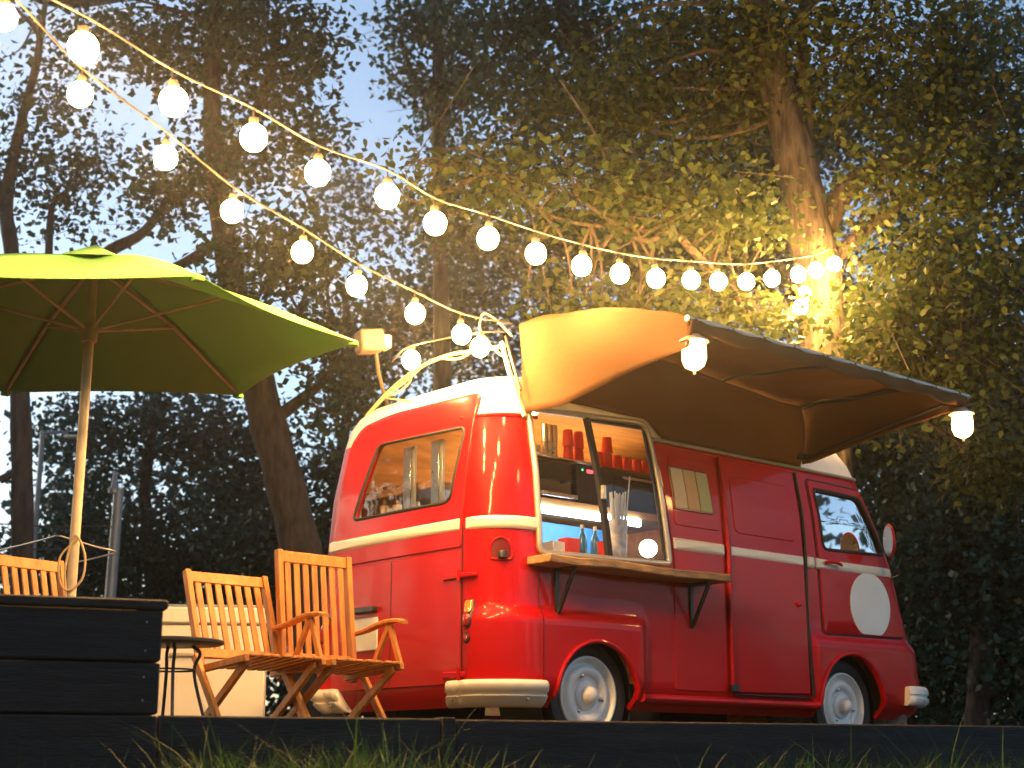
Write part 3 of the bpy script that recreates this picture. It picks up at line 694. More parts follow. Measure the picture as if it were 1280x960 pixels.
# counter by the window
sc_ = on_side(773, 700, .17)
t = vthing('straw_cup', sc_[0], .17, CT); tag(t, 'tall printed white tumbler full of paper straws by the window', 'straws')
prn = pbr('printed_paper', (.55, .53, .55), .6, var=.2, scale=24, col2=(.85, .83, .80))
G().lathe([(.052, 0), (.058, .20), (.066, .27), (.066, .275), (.06, .27), (.05, .01), (0, .01)], 28).obj('tumbler', prn, t)
for k in range(22):
    a = k*2.4; r_ = .045*math.sqrt((k+.5)/22); G().tube([(r_*.8*math.cos(a), r_*.8*math.sin(a), .05), (r_*1.25*math.cos(a), r_*1.25*math.sin(a), .44+.02*math.sin(k*5))], .0062, 6).obj('straw', paper, t)
G().tube([(.02, -.02, .05), (.075, -.04, .56)], .005, 6).obj('straw', paper, t)
def bottle(name, X, s, z, h, r, m, capm, label, cat, grp=None, band=None):
    t = vthing(name, X, s, z); tag(t, label, cat, grp)
    G().lathe([(r*.95, 0), (r, .01), (r, h*.58), (r*.85, h*.68), (r*.36, h*.80), (r*.34, h*.93), (0, h*.93)], 20).obj('glass', m, t)
    G().lathe([(r*.42, h*.90), (r*.42, h), (0, h)], 14).obj('cap', capm, t)
    if band: G().lathe([(r*1.02, h*.15), (r*1.02, h*.5)], 20).obj('label_band', band, t)
for px_ in (728, 744): q = on_side(px_, 690, .28); bottle('squeeze_bottle', q[0], .28, CT, .24, .030, blueb, paper, 'blue squeeze bottle with white cap beside the %s' % ('red carton' if px_ < 735 else 'white straw tumbler'), 'bottle', 'blue squeeze bottles')
q = on_side(752, 690, .15); cup(q[0], .13, CT, 'single red paper cup beside the white straw tumbler')
q = on_side(714, 690, .20); o = G().box((0, 0, .065), (.11, .08, .13)).obj('carton', cupr); o.location = tuple(vw(q[0], .22, CT)); o.rotation_euler = (0, 0, VROT); tag(o, 'red square carton on the counter behind the serving window', 'carton')
q = on_side(695, 690, .22); o = G().box((0, 0, .05), (.10, .10, .10)).obj('napkin_box', paper); o.location = tuple(vw(q[0], .24, CT)); o.rotation_euler = (0, 0, VROT); tag(o, 'white napkin box on the counter beside the red carton', 'box')
q = on_side(813, 686, .26)
t = vthing('orb_lamp', q[0]-.02, .26, CT); tag(t, 'glowing round lamp on the counter behind the sliding pane', 'lamp')
G().lathe([(.05, 0), (.05, .015), (.02, .03), (.018, .06), (0, .06)], 20).obj('foot', blackm, t)
o = G().lathe([(.001, -.058)]+[(.058*math.sin(a), -.058*math.cos(a)) for a in np.linspace(.2, math.pi-.05, 12)]+[(0, .058)], 24).obj('globe', orbm, t); o.location = (0, 0, q[2]-CT if q[2]-CT > .1 else .12)
# bottles on the rear ledge
brown = pbr('brown_glass', (.10, .035, .012), .12); dredg = pbr('red_glass', (.16, .012, .012), .12); gold = pbr('gold_label', (.55, .36, .12), .5); capk = blackm
for k, (px_, h, r_, m_) in enumerate([(462, .20, .036, dredg), (470, .27, .030, brown), (484, .25, .030, brown), (497, .24, .030, brown), (522, .22, .03, brown), (548, .22, .028, brown)]):
    p = on_rear(px_, 625, -.55); bottle('bottle', -.57+.02*(k % 2), p[1], 1.416, h, r_, m_, capk if k != 1 else paper, ['squat red bottle standing in the rear van window', 'brown bottle with white cap in the rear van window', 'gold labelled bottle beside the white capped bottle on the rear ledge', 'gold labelled bottle on the rear ledge close to the first steel strip', 'gold labelled bottle on the rear ledge between the two steel strips', 'gold labelled bottle on the rear ledge beside the white cup'][k], 'bottle', None if k < 2 else 'gold labelled bottles on the rear ledge', None if k < 2 else gold)
p = on_rear(553, 625, -.58); o = G().lathe([(.03, 0), (.04, .10), (.042, .10), (.036, .02), (0, .02)], 18).obj('white_mug', paper); o.location = tuple(vw(-.6, p[1], 1.416)); tag(o, 'plain white cup in the corner of the rear van window', 'cup')

# ------------------------------------------------------------------ flood lamp on the roof
fp_ = at(462, 427, 9.25); t = empty('flood_lamp', tuple(fp_), R(25)); tag(t, 'small tan flood lamp housing on a pole above the van roof', 'lamp')
G().box((0, 0, 0), (.16, .14, .14), Matrix.Rotation(R(-8), 3, 'Y'), ch=.012).obj('housing', tanm, t); G().box((.10, 0, .005), (.07, .10, .09), ch=.01).obj('bracket', alu, t)
e = vw(-.40, 1.50, 2.19)-fp_; rot = Matrix.Rotation(-R(25), 3, 'Z'); e = rot @ Vector(e)
G().tube([(.05, .02, -.05), tuple(e*.4), tuple(e)], .013, 8).obj('pole', tanm, t)

# ------------------------------------------------------------------ string lights
sph = G().lathe([(0.0, -.060)]+[(.056*math.sin(a), -.060*math.cos(a)) for a in np.linspace(.25, math.pi-.45, 12)]+[(.018, .058)], 18).mesh('globe'); sph.materials.append(bulbm)
sph.polygons.foreach_set('use_smooth', [True]*len(sph.polygons))
skt = G().lathe([(.02, .052), (.021, .085), (.012, .095), (0, .096)], 12).mesh('socket'); skt.materials.append(cablem)
def string_light(bulbs, extra0, extra1, label, drop=.13):
    root = empty('string_light', tuple(bulbs[0])); tag(root, label, 'string light', 'bulb strings')
    b0 = np.array(bulbs[0]); P = [np.array(extra0)-b0]+[np.array(b)-b0+np.array([0, 0, drop]) for b in bulbs]+[np.array(e)-b0 for e in extra1]
    G().tube(smooth_path(P, 4), .0055, 6).obj('cable', cablem, root)
    for b in bulbs:
        o = bpy.data.objects.new('bulb', sph); C.objects.link(o); o.parent = root; o.location = tuple(np.array(b)-b0); o.rotation_euler = (random.uniform(-.1, .1), random.uniform(-.1, .1), 0)
        k = bpy.data.objects.new('socket', skt); C.objects.link(k); k.parent = o
        d = G().tube([(0, 0, .09), (0, 0, drop)], .004, 5).obj('lead', cablem, o)
PA = [(104, 60), (217, 127), (317, 172), (397, 216), (484, 245), (544, 279), (610, 298), (670, 317), (727, 332), (775, 342), (820, 348), (864, 350), (898, 352), (933, 352), (965, 348), (998, 343), (1020, 338), (1043, 330)]
d0 = 11.6/(1+.07327*17); BA = [at(p[0], p[1], d0*(1+.07327*i)) for i, p in enumerate(PA)]
string_light(BA, at(-60, -60, 4.7), [at(1050, 322, 11.95)], 'long string of glowing bulbs tied to the bare tree trunk')
PB = [(5, 22), (100, 118), (207, 197), (290, 264), (378, 315), (446, 357), (519, 392), (577, 418)]
d0 = 8.7/(1+.0644*7); BB = [at(p[0], p[1], d0*(1+.0644*i)) for i, p in enumerate(PB)]
string_light(BB, at(-60, -50, 5.7), [vw(*vp(640, 405, -.5))], 'string of glowing bulbs ending at the van roof corner')
BC = [at(600, 434, 8.75), at(514, 450, 9.0)]
string_light(BC, vw(*vp(630, 415, -.5)), [at(490, 452, 9.15)], 'two glowing bulbs hanging low above the van rear roof', .09)
BD = [at(1005, 368, 11.5), at(1001, 384, 11.3)]
string_light(BD, at(1040, 330, 11.7), [at(985, 372, 11.2)], 'two glowing bulbs hanging below the knot on the trunk', .09)

# ------------------------------------------------------------------ umbrella
UC = np.array([-2.25, 7.78]); ub = empty('patio_umbrella', (UC[0], UC[1], -.0), 0); tag(ub, 'open lime green patio umbrella with pale wooden pole', 'umbrella')
HV = [(-3.06, 8.9), (-1.651, 8.961), (-.822, 7.785), (-1.437, 6.663), (-2.85, 6.60), (-3.68, 7.78)]
UZ, UA = 2.10, 2.58
hv = [np.array([x-UC[0], y-UC[1], UZ]) for x, y in HV]; ap = np.array([0, 0, UA])
for i in range(6):
    a, b = hv[i], hv[(i+1) % 6]; vs_, fs = [], []; nu, nv = 10, 12
    for j in range(nu+1):
        u = j/nu
        for k in range(nv+1):
            v = k/nv; base_ = a+(b-a)*v; mid_ = (a+b)/2; pull = .07*math.sin(math.pi*v)
            base_ = base_-(mid_/np.linalg.norm(mid_[:2]))*np.array([1, 1, 0])*pull
            p = ap+(base_-ap)*(.03+.97*u); p = p+np.array([0, 0, .05*math.sin(math.pi*u)*(1-.6*math.sin(math.pi*v))-.02*math.sin(math.pi*u)*math.sin(math.pi*v)])
            vs_.append(p)
    fs = [(j*(nv+1)+k, j*(nv+1)+k+1, (j+1)*(nv+1)+k+1, (j+1)*(nv+1)+k) for j in range(nu) for k in range(nv)]
    thick(vs_, fs, .003, 'canopy_panel', lime, ub)
    rb = G().tube([tuple(ap+np.array([0, 0, -.05])), tuple(ap+(a-ap)*.5+np.array([0, 0, .025])), tuple(a+np.array([0, 0, -.004]))], .011, 8).obj('rib', polew, ub)
    G().tube([(0, 0, UA-.42), tuple(ap+(a-ap)*.5+np.array([0, 0, .012]))], .009, 8).obj('strut', polew, rb)
    G().box(tuple(a*np.array([.985, .985, 1])+np.array([0, 0, -.008])), (.05, .05, .025), Matrix.Rotation(math.atan2(a[1], a[0]), 3, 'Z')).obj('tip_pocket', lime, rb)
vs_, fs = [(0, 0, UA+.065)], []
for i in range(6): q = ap+(hv[i]-ap)*.18; vs_.append(tuple(q+np.array([0, 0, .03])))
fs = [(0, 1+i, 1+(i+1) % 6) for i in range(6)]
thick(vs_, fs, .003, 'vent_cap', lime, ub)
G().tube([(0, 0, .0), (0, 0, UA+.03)], .026, 16).obj('pole', polew, ub)
G().lathe([(.04, UA-.48), (.045, UA-.42), (.04, UA-.38)], 16).obj('runner', polew, ub); G().lathe([(.045, UA-.09), (.05, UA-.04), (.03, UA)], 16).obj('hub', polew, ub)
G().lathe([(0, 0), (.27, 0), (.28, .03), (.25, .06), (.05, .09), (.035, .3), (.03, .3)], 36).obj('foot', stain, ub)
G().tube(smooth_path([(.03, -.03, 1.05), (-.06, -.03, .95), (-.05, -.03, .82), (0, -.035, .78), (.06, -.03, .84), (.065, -.03, .96), (.01, -.035, 1.06), (-.03, -.03, .9), (-.02, -.035, .70), (-.10, -.05, .48)], 6), .006, 6).obj('cord', cordm, ub)

# ------------------------------------------------------------------ folding chairs
def chair(label, back_top, recline, top_z, rz, arms=True):
    c = empty('folding_chair', (0, 0, 0), rz); tag(c, label, 'chair'); w = .235
    tr = math.tan(R(recline)); zs = .40
    def by(z): return -.10-(z-zs)*tr
    for s in (-1, 1): G().beam((s*w, by(.36), .36), (s*w, by(top_z), top_z), .032, .042, (1, 0, 0)).obj('stile', teak, c)
    up_ = Vector((0, by(top_z)-by(.5), top_z-.5)).normalized()
    def bar(z, h, nm): G().beam((-w+.016, by(z), z), (w-.016, by(z), z), h, .022, tuple(up_)).obj(nm, teak, c)
    bar(top_z-.035, .062, 'top_rail'); bar(.475, .050, 'lower_rail')
    for k in range(7):
        x = (k-3)*.060; G().beam((x, by(.495), .495), (x, by(top_z-.06), top_z-.06), .036, .012, (1, 0, 0)).obj('back_slat', teak, c)
    for k in range(7):
        x = (k-3)*.062; G().beam((x, -.11, .405), (x, .335+.01*(k % 2), .445), .044, .014, (1, 0, 0)).obj('seat_slat', teak, c)
    for s in (-1, 1):
        G().beam((s*.226, -.16, .388), (s*.226, .33, .430), .028, .036, (1, 0, 0)).obj('seat_rail', teak, c)
        G().beam((s*(w+.028), by(.46)+.01, .46), (s*(w+.028), .25, 0), .026, .042, (1, 0, 0)).obj('leg', teak, c)
        G().beam((s*.20, .285, .415), (s*.20, -.30, 0), .026, .042, (1, 0, 0)).obj('leg', teak, c)
        if not arms: continue
        ax = s*(w+.03); y0 = by(.63)
        pts = smooth_path([(ax, y0-.02, .625), (ax, y0+.10, .640), (ax, .12, .672), (ax, .24, .676), (ax, .30, .664)], 4)
        g = G()
        for q0, q1 in zip(pts[:-1], pts[1:]): pass
        vs_, fs = [], []
        for k, q in enumerate(pts):
            ww = .020+.008*math.sin(math.pi*k/(len(pts)-1)); hh = .013
            vs_ += [(q[0]-ww, q[1], q[2]-hh*.6), (q[0]+ww, q[1], q[2]-hh*.6), (q[0]+ww, q[1], q[2]+hh*.5), (q[0]+ww*.6, q[1], q[2]+hh), (q[0]-ww*.6, q[1], q[2]+hh), (q[0]-ww, q[1], q[2]+hh*.5)]
        m_ = len(pts); fs = [(i*6+k, i*6+(k+1) % 6, (i+1)*6+(k+1) % 6, (i+1)*6+k) for i in range(m_-1) for k in range(6)]+[tuple(range(5, -1, -1)), tuple((m_-1)*6+k for k in range(6))]
        G().add(vs_, fs).obj('armrest', teak, c)
        G().beam((ax, .165, .655), (ax, .02, .42), .024, .030, (1, 0, 0)).obj('arm_support', teak, c)
        G().beam((ax, .175, .655), (ax, .27, .43), .024, .030, (1, 0, 0)).obj('arm_support', teak, c)
    G().beam((-.20, -.13, .125), (.20, -.13, .125), .02, .034, (0, 0, 1)).obj('stretcher', teak, c)
    G().beam((-w-.02, .125, .13), (w+.02, .125, .13), .02, .034, (0, 0, 1)).obj('stretcher', teak, c)
    f = Vector((-math.sin(rz), math.cos(rz), 0)); bt = Vector(back_top)-f*by(top_z); c.location = (bt.x, bt.y, -.001)
    return c
CR = R(-139)
p = at(282, 718, 8.15); chair('armless reclined wooden folding chair beside the small dark table', (p[0], p[1], 0), 21, .915, CR, False)
p = at(392, 691, 8.38); chair('upright wooden folding chair with armrests beside the van rear', (p[0], p[1], 0), 7, 1.055, CR+R(3))
p = at(28, 694, 8.0); chair('wooden folding chair behind the black planter near the umbrella pole', (p[0], p[1], 0), 17, .985, CR+R(12))

# small table
tp = at(214, 803, 7.35); t = empty('bistro_table', (tp[0], tp[1], 0)); tag(t, 'small dark round metal table beside the reclined chair', 'table')
hz = tp[2]
G().lathe([(0, hz-.012), (.235, hz-.012), (.25, hz-.006), (.25, hz+.006), (.24, hz+.012), (0, hz+.012)], 48).obj('table_top', blackm, t)
for k in range(4):
    a = R(20+90*k); ca, sa = math.cos(a), math.sin(a)
    G().tube(smooth_path([(.10*ca, .10*sa, hz-.015), (.14*ca, .14*sa, hz-.05), (.115*ca, .115*sa, hz-.13), (.15*ca, .15*sa, hz-.28), (.215*ca, .215*sa, 0)], 5), .008, 8).obj('leg', blackm, t)
G().tube([(.12*math.cos(a), .12*math.sin(a), hz-.13) for a in np.linspace(0, 2*math.pi, 24, endpoint=False)], .005, 6, closed=True).obj('ring', blackm, t)
# white cabinet
cpz = at(268, 757, 9.3); t = empty('white_cabinet', (cpz[0]-.10, cpz[1], -.03), R(8)); tag(t, 'white cabinet with lid standing behind the wooden chairs', 'cabinet')
H = cpz[2]+.03
G().box((0, .2, (H-.12)/2), (.84, .5, H-.12), ch=.012).obj('body', boxw, t); G().box((0, .2, H-.065), (.87, .53, .10), ch=.012).obj('lid', boxw, t); G().box((0, .2, H-.006), (.83, .48, .02), ch=.005).obj('top', lampgrey, t)
G().box((.0, -.062, H-.30), (.30, .012, .02)).obj('handle', alu, t)
# stone block by the front wheel
q = at(1106, 893, 11.2); o = G().box((0, 0, .15), (.28, .2, .36), ch=.03).obj('stone_block', stone); o.location = (q[0], q[1], -.035); tag(o, 'grey stone block on the ground behind the front wheel', 'stone')
# lamp post and wires behind
q = at(141, 640, 18.0); t = empty('lamp_post', (q[0], q[1], -.04)); tag(t, 'blue grey metal post with wires behind the umbrella', 'lamp post')
G().tube([(0, 0, 0), (.03, 0, 1.5), (.055, 0, 3.2)], [.075, .068, .06], 14).obj('pole', lampgrey, t); G().lathe([(.07, 3.15), (.075, 3.2), (.04, 3.24), (.02, 3.42), (0, 3.42)], 14).obj('cap', lampgrey, t)
G().tube(smooth_path([(.03, 0, 2.75), (-1.0, -.3, 2.72), (-3.2, -1, 2.8)], 6), .008, 5).obj('wire', cablem, t)
G().tube(smooth_path([(.03, 0, 2.5), (-1.2, -.3, 2.44), (-3.2, -1, 2.5)], 6), .008, 5).obj('wire', cablem, t)
q = at(92, 543, 24.0); t = empty('street_lamp', (q[0]-.5, q[1], -.04)); tag(t, 'distant street lamp with short arm seen below the umbrella', 'street lamp')
G().tube([(0, 0, 0), (0, 0, q[2]+.1)], [.06, .04], 10).obj('pole', lampgrey, t); G().tube([(0, 0, q[2]+.05), (.3, 0, q[2]+.08), (.4, 0, q[2]+.04)], .03, 8).obj('arm', lampgrey, t); G().box((.5, 0, q[2]), (.30, .12, .05), ch=.02).obj('head', boxw, t)

# ------------------------------------------------------------------ trees
def noise3(P, k):
    return (np.sin(P[:, 0]*k*1.3+1.7*np.sin(P[:, 2]*k*.9))+np.sin(P[:, 1]*k*1.1+2.1+1.3*np.sin(P[:, 0]*k*.7))+np.sin(P[:, 2]*k*1.5+.7+1.5*np.sin(P[:, 1]*k*.8)))/3
def leaf_mesh(name, cen, size, mat, droop=.35, fine=False):
    n = len(cen); d = rng.normal(size=(n, 3)); d[:, 2] = d[:, 2]*.6-droop; d /= np.linalg.norm(d, axis=1)[:, None]
    w = np.cross(d, rng.normal(size=(n, 3))); w /= np.linalg.norm(w, axis=1)[:, None]; nn = np.cross(d, w)
    L = (size*rng.uniform(.65, 1.25, n))[:, None]; Wd = L*rng.uniform(.30, .42, n)[:, None]
    K = 6 if fine else 4; V = np.empty((n, K, 3)); V[:, 0] = cen
    if fine:
        V[:, 1] = cen+d*L*.22+w*Wd*.85+nn*L*.05; V[:, 2] = cen+d*L*.52+w*Wd*.80+nn*L*.07; V[:, 3] = cen+d*L*1.05-nn*L*.06
        V[:, 4] = cen+d*L*.52-w*Wd*.80+nn*L*.07; V[:, 5] = cen+d*L*.22-w*Wd*.85+nn*L*.05
    else:
        V[:, 1] = cen+d*L*.42+w*Wd+nn*L*.08; V[:, 2] = cen+d*L; V[:, 3] = cen+d*L*.42-w*Wd+nn*L*.08
    me = bpy.data.meshes.new(name); me.vertices.add(K*n); me.vertices.foreach_set('co', V.reshape(-1).astype(np.float32))
    me.loops.add(K*n); me.loops.foreach_set('vertex_index', np.arange(K*n, dtype=np.int32))
    me.polygons.add(n); me.polygons.foreach_set('loop_start', np.arange(0, K*n, K, dtype=np.int32)); me.polygons.foreach_set('loop_total', np.full(n, K, np.int32))
    me.update(calc_edges=True)
    at_ = me.attributes.new('tint', 'FLOAT', 'FACE'); at_.data.foreach_set('value', np.clip(rng.beta(1.6, 2.6, n), 0, 1).astype(np.float32))
    me.materials.append(mat); return me
def tree(label, trunk, limbs, blobs, depth, leaf, mat, bk, cover=1.5, group=None, gap=.0, spr=.16, twig=4):
    """trunk: [(px,py,radius_m)] from the ground up; limbs: the same; blobs: (px,py,rx,ry[,depth[,cover]])"""
    b0 = at(trunk[0][0], 957, depth); base = np.array([b0[0], depth, -.06])
    root = empty('tree', tuple(base)); tag(root, label, 'tree', group)
    P = [at(x, y, depth)-base for x, y, r in trunk]; rr = [r for _, _, r in trunk]
    if P[0][2] > .1: P = [np.array([P[0][0]*.0, 0, 0])]+P; rr = [rr[0]*1.25]+rr
    Q = smooth_path(P, 5); RR = np.interp(np.linspace(0, 1, len(Q)), np.linspace(0, 1, len(rr)), rr)
    RR = RR*(1+.05*np.sin(np.arange(len(Q))*1.7)); G().tube(Q, RR, 14).obj('trunk', bk, root)
    anchors = [q for q in Q[len(Q)//3:]]
    for lb in limbs:
        dd = [depth+(e[3] if len(e) > 3 else 0) for e in lb]
        LP = smooth_path([at(e[0], e[1], d)-base for e, d in zip(lb, dd)], 5); LR = np.interp(np.linspace(0, 1, len(LP)), np.linspace(0, 1, len(lb)), [e[2] for e in lb])
        G().tube(LP, LR, 9).obj('limb', bk, root); anchors += LP
    A = np.array(anchors); cen = []; tw = G()
    for bl in blobs:
        px, py, rx, ry = bl[:4]; d = bl[4] if len(bl) > 4 else depth; cv = bl[5] if len(bl) > 5 else cover
        c = at(px, py, d)-base; s = d/FPX; Rx, Rz = rx*s, ry*s; Ry = .8*(Rx+Rz)/2
        nleaf = cv*math.pi*Rx*Rz/(leaf*leaf*.36*.5); per = 11; ns_ = int(nleaf/per/(.62 if gap else .8))+3
        u = rng.normal(size=(ns_, 3)); u /= np.linalg.norm(u, axis=1)[:, None]; u *= (rng.uniform(0, 1, ns_)**.42)[:, None]
        S = c+u*np.array([Rx, Ry, Rz]); nz_ = noise3(S+base, 4.2/(.35+leaf*6)); S = S[nz_ > (-.28+gap)]
        for _ in range(twig):
            if len(S) == 0: break
            e = S[rng.integers(len(S))]; k = np.argmin(np.linalg.norm(A-e, axis=1)+rng.uniform(0, .5, len(A))); a = A[k]; m_ = (a+e)/2+rng.normal(size=3)*.10*np.linalg.norm(e-a)+np.array([0, 0, .06])
            r0 = .008+.012*min(1.5, np.linalg.norm(e-a)); tw.tube(smooth_path([a, m_, e], 4), np.linspace(r0, .004, 9), 5, cap=False)
        for q in S[::9]:                                  # fine twigs inside the sprays
            tw.tube([q+rng.normal(size=3)*spr*1.6, q, q+rng.normal(size=3)*spr], [.004, .0035, .002], 4, cap=False)
        pts = (S[:, None, :]+rng.normal(size=(len(S), per, 3))*np.array([spr, spr, spr*.75])).reshape(-1, 3); cen.append(pts)
    cen = np.concatenate(cen); me = leaf_mesh('crown', cen, leaf, mat, fine=mat is leaf_a); o = bpy.data.objects.new('crown', me); C.objects.link(o); o.parent = root
    tm = bpy.data.meshes.new('twigs'); tm.from_pydata(tw.v, [], tw.f); tm.materials.append(bk); o2 = bpy.data.objects.new('twigs', tm); C.objects.link(o2); o2.parent = root; stuff(o2)
    return len(cen)
NL = 0
# the bare-trunked tree by the awning
NL += tree('big tree with lamplit bare trunk rising behind the awning',
     [(1045, 900, .24), (1035, 600, .21), (1030, 430, .20), (1022, 340, .195), (1010, 280, .19), (995, 200, .175), (972, 110, .16), (950, 30, .14), (930, -60, .12)],
     [[(1030, 290, .10), (1055, 240, .10), (1110, 205, .085), (1180, 175, .075), (1235, 150, .06), (1330, 110, .04)],
      [(1035, 330, .07), (1075, 295, .06), (1115, 262, .05), (1150, 242, .04), (1250, 230, .025)],
      [(1000, 230, .07), (1008, 140, .06), (1003, 60, .05), (1000, 20, .045), (1030, -40, .03)],
      [(1020, 380, .07), (960, 400, .05, -.4), (900, 350, .04, -.8), (840, 290, .03, -1.2), (800, 300, .02, -1.4), (700, 235, .012, -1.6), (600, 215, .008, -1.7)],
      [(800, 300, .02, -1.4), (775, 250, .015, -1.5), (745, 170, .012, -1.6), (700, 100, .008, -1.6)],
      [(840, 290, .022, -1.2), (770, 285, .016, -1.4), (690, 270, .012, -1.6), (610, 215, .008, -1.7)],
      [(1040, 520, .06), (1090, 450, .05, -.5), (1130, 400, .035, -.8), (1180, 380, .02, -1)]],
     [(1180, 350, 120, 85, 11.2), (1240, 440, 70, 85, 11.4), (1130, 420, 85, 60, 11.0), (1090, 300, 50, 45, 12), (1150, 500, 90, 60, 11.6, 1.7), (1250, 560, 70, 70, 12, 1.6),
      (845, 245, 120, 55, 10.6), (720, 235, 110, 55, 10.4), (610, 225, 85, 45, 10.4, 1.1), (520, 210, 60, 30, 10.6, .8), (900, 400, 120, 40, 11), (760, 375, 120, 38, 10.6), (930, 275, 55, 40, 11.2),
      (1010, 80, 150, 95, 12), (1190, 90, 140, 110, 12), (880, 100, 140, 95, 12.3), (1150, 225, 100, 55, 11.6), (1250, 230, 70, 90, 11.6), (760, 120, 100, 80, 12, 1.1), (1000, -40, 250, 60, 11.5, 1.2)],
     12.0, .068, leaf_a, bark, cover=1.6, gap=.06, twig=9)
NL += tree('tall dark tree with leaning trunk standing beyond the bulb string',
     [(800, 900, .17), (800, 420, .155), (790, 300, .145), (770, 205, .135), (745, 130, .125), (715, 50, .11), (690, -40, .10)], [[(770, 205, .05), (820, 120, .04), (860, 20, .03)], [(745, 130, .05), (680, 90, .03), (620, 40, .02)]],
     [(700, 70, 130, 90), (640, 160, 100, 80), (790, 190, 110, 90), (830, 50, 110, 80), (580, 270, 120, 55), (730, 290, 120, 60), (870, 310, 110, 70), (960, 260, 60, 110), (650, 20, 100, 60), (900, 180, 90, 90)], 17, .105, leaf_b, barkd, cover=1.25, gap=.02, spr=.2)
NL += tree('slender straight tree between the open sky gap and the leaning tree',
     [(560, 900, .15), (552, 400, .12), (549, 200, .10), (548, 80, .09), (548, -40, .08)], [[(549, 150, .05), (515, 90, .04), (500, 40, .02)]],
     [(545, 50, 62, 90), (565, 150, 55, 50), (522, 95, 38, 55), (510, 20, 50, 40), (600, 90, 60, 80), (560, 240, 60, 40, 21, .7)], 21, .12, leaf_b, barkd, cover=1.4, gap=.05, spr=.2)
NL += tree('crooked trunked tree rising between the umbrella and the van',
     [(400, 900, .24), (385, 740, .22), (360, 620, .205), (335, 530, .195), (312, 440, .18), (290, 350, .15), (272, 230, .12), (265, 120, .10), (272, -40, .08)],
     [[(335, 530, .08), (400, 480, .05), (430, 440, .03)], [(272, 230, .08), (330, 120, .06), (350, 20, .05)], [(280, 300, .06), (200, 340, .05), (130, 320, .04)]],
     [(300, 70, 120, 90), (380, 60, 55, 80), (215, 60, 90, 70), (330, 180, 90, 70), (390, 150, 42, 60), (235, 250, 80, 60, 15, 1.0), (330, 330, 90, 60, 14), (385, 290, 60, 60, 14, 1.0), (390, 420, 55, 60, 15), (440, 520, 60, 70, 15.5), (300, 10, 130, 50), (440, 330, 70, 60, 14, .9), (150, 40, 60, 50, 16, .8)], 15.5, .095, leaf_b, barkd, cover=1.25, gap=.04, spr=.18)
NL += tree('thin forked tree against the pale sky left of the umbrella',
     [(28, 900, .14), (28, 690, .125), (27, 560, .12), (22, 430, .11), (15, 320, .09), (8, 250, .08), (25, 160, .06), (45, 80, .045), (60, -20, .03)],
     [[(27, 480, .10), (90, 380, .09), (130, 320, .08), (180, 290, .06), (215, 240, .04)], [(60, 420, .05), (62, 290, .045), (70, 250, .03), (100, 230, .02)], [(10, 270, .07), (-20, 180, .05)], [(25, 160, .05), (50, 55, .035), (20, 10, .02)], [(0, 600, .05), (20, 590, .04)]],
     [(70, 170, 70, 55), (120, 215, 80, 50), (45, 260, 60, 45), (150, 275, 70, 35), (20, 100, 50, 60, 17, .5), (85, 80, 50, 50, 17, .6), (190, 200, 60, 50), (10, 190, 40, 50), (70, 20, 80, 30, 17, .5)], 17, .095, leaf_b, barkd, cover=.85, gap=.10, spr=.18)
# trees further back
far = [('bushy dark tree behind the lamp post under the umbrella', (190, 25), [(110, 545, 75, 55), (200, 530, 90, 60), (280, 560, 80, 60), (110, 660, 70, 70), (215, 690, 80, 60), (270, 640, 60, 60, 24, 1.0), (330, 620, 60, 80), (300, 740, 90, 60), (150, 740, 90, 50), (60, 720, 50, 60)], 1.15),
       ('dark tree seen between the crooked trunk and the van', (430, 23), [(420, 600, 60, 80), (380, 690, 80, 70), (440, 480, 60, 60), (480, 400, 70, 60, 23, 1.0), (330, 700, 60, 60), (400, 800, 80, 60), (560, 380, 80, 60, 23, 1.1)], 1.25),
       ('dark tree rising right behind the van roof', (690, 26), [(620, 330, 120, 70), (760, 330, 120, 70), (900, 330, 120, 80), (560, 430, 110, 70), (700, 440, 120, 60), (860, 440, 120, 60), (450, 260, 60, 50, 26, .7), (1000, 350, 90, 90), (400, 220, 50, 40, 26, .6)], 1.2),
       ('dense dark tree with hidden trunk to the right of the van cab', (1130, 18), [(1110, 600, 70, 80), (1180, 620, 80, 80), (1130, 720, 70, 80), (1150, 820, 90, 80), (1080, 540, 70, 60), (1100, 480, 90, 70), (1060, 420, 60, 70)], 1.8),
       ('dense dark tree with dim bare trunk beyond the van cab', (1222, 16), [(1230, 600, 80, 80), (1250, 700, 60, 70), (1190, 700, 60, 80), (1270, 820, 70, 80), (1210, 830, 60, 80, 17), (1280, 500, 70, 80), (1200, 500, 80, 70)], 1.75),
       ('broad tree closing the view at the far right', (1330, 22), [(1230, 380, 110, 100), (1150, 300, 100, 80), (1260, 200, 100, 110), (1120, 150, 110, 90), (1240, 60, 110, 80), (1000, 180, 100, 100), (1300, 650, 80, 140), (1180, 760, 120, 120), (1120, 850, 130, 70)], 1.15)]
for lab, (px, d), bl, cv in far:
    NL += tree(lab, [(px, 900, .13), (px+6, 760, .12), (px-9, 620, .10), (px+8, 480, .08), (px, 360, .05)], [], bl, d, .12 if d > 20 else .095, leaf_c, barkd, cover=cv*(1.0 if px in (690, 1330) else 1.35), gap=.04 if px in (690, 1330) else -.05, spr=.22)
print('leaves', NL)
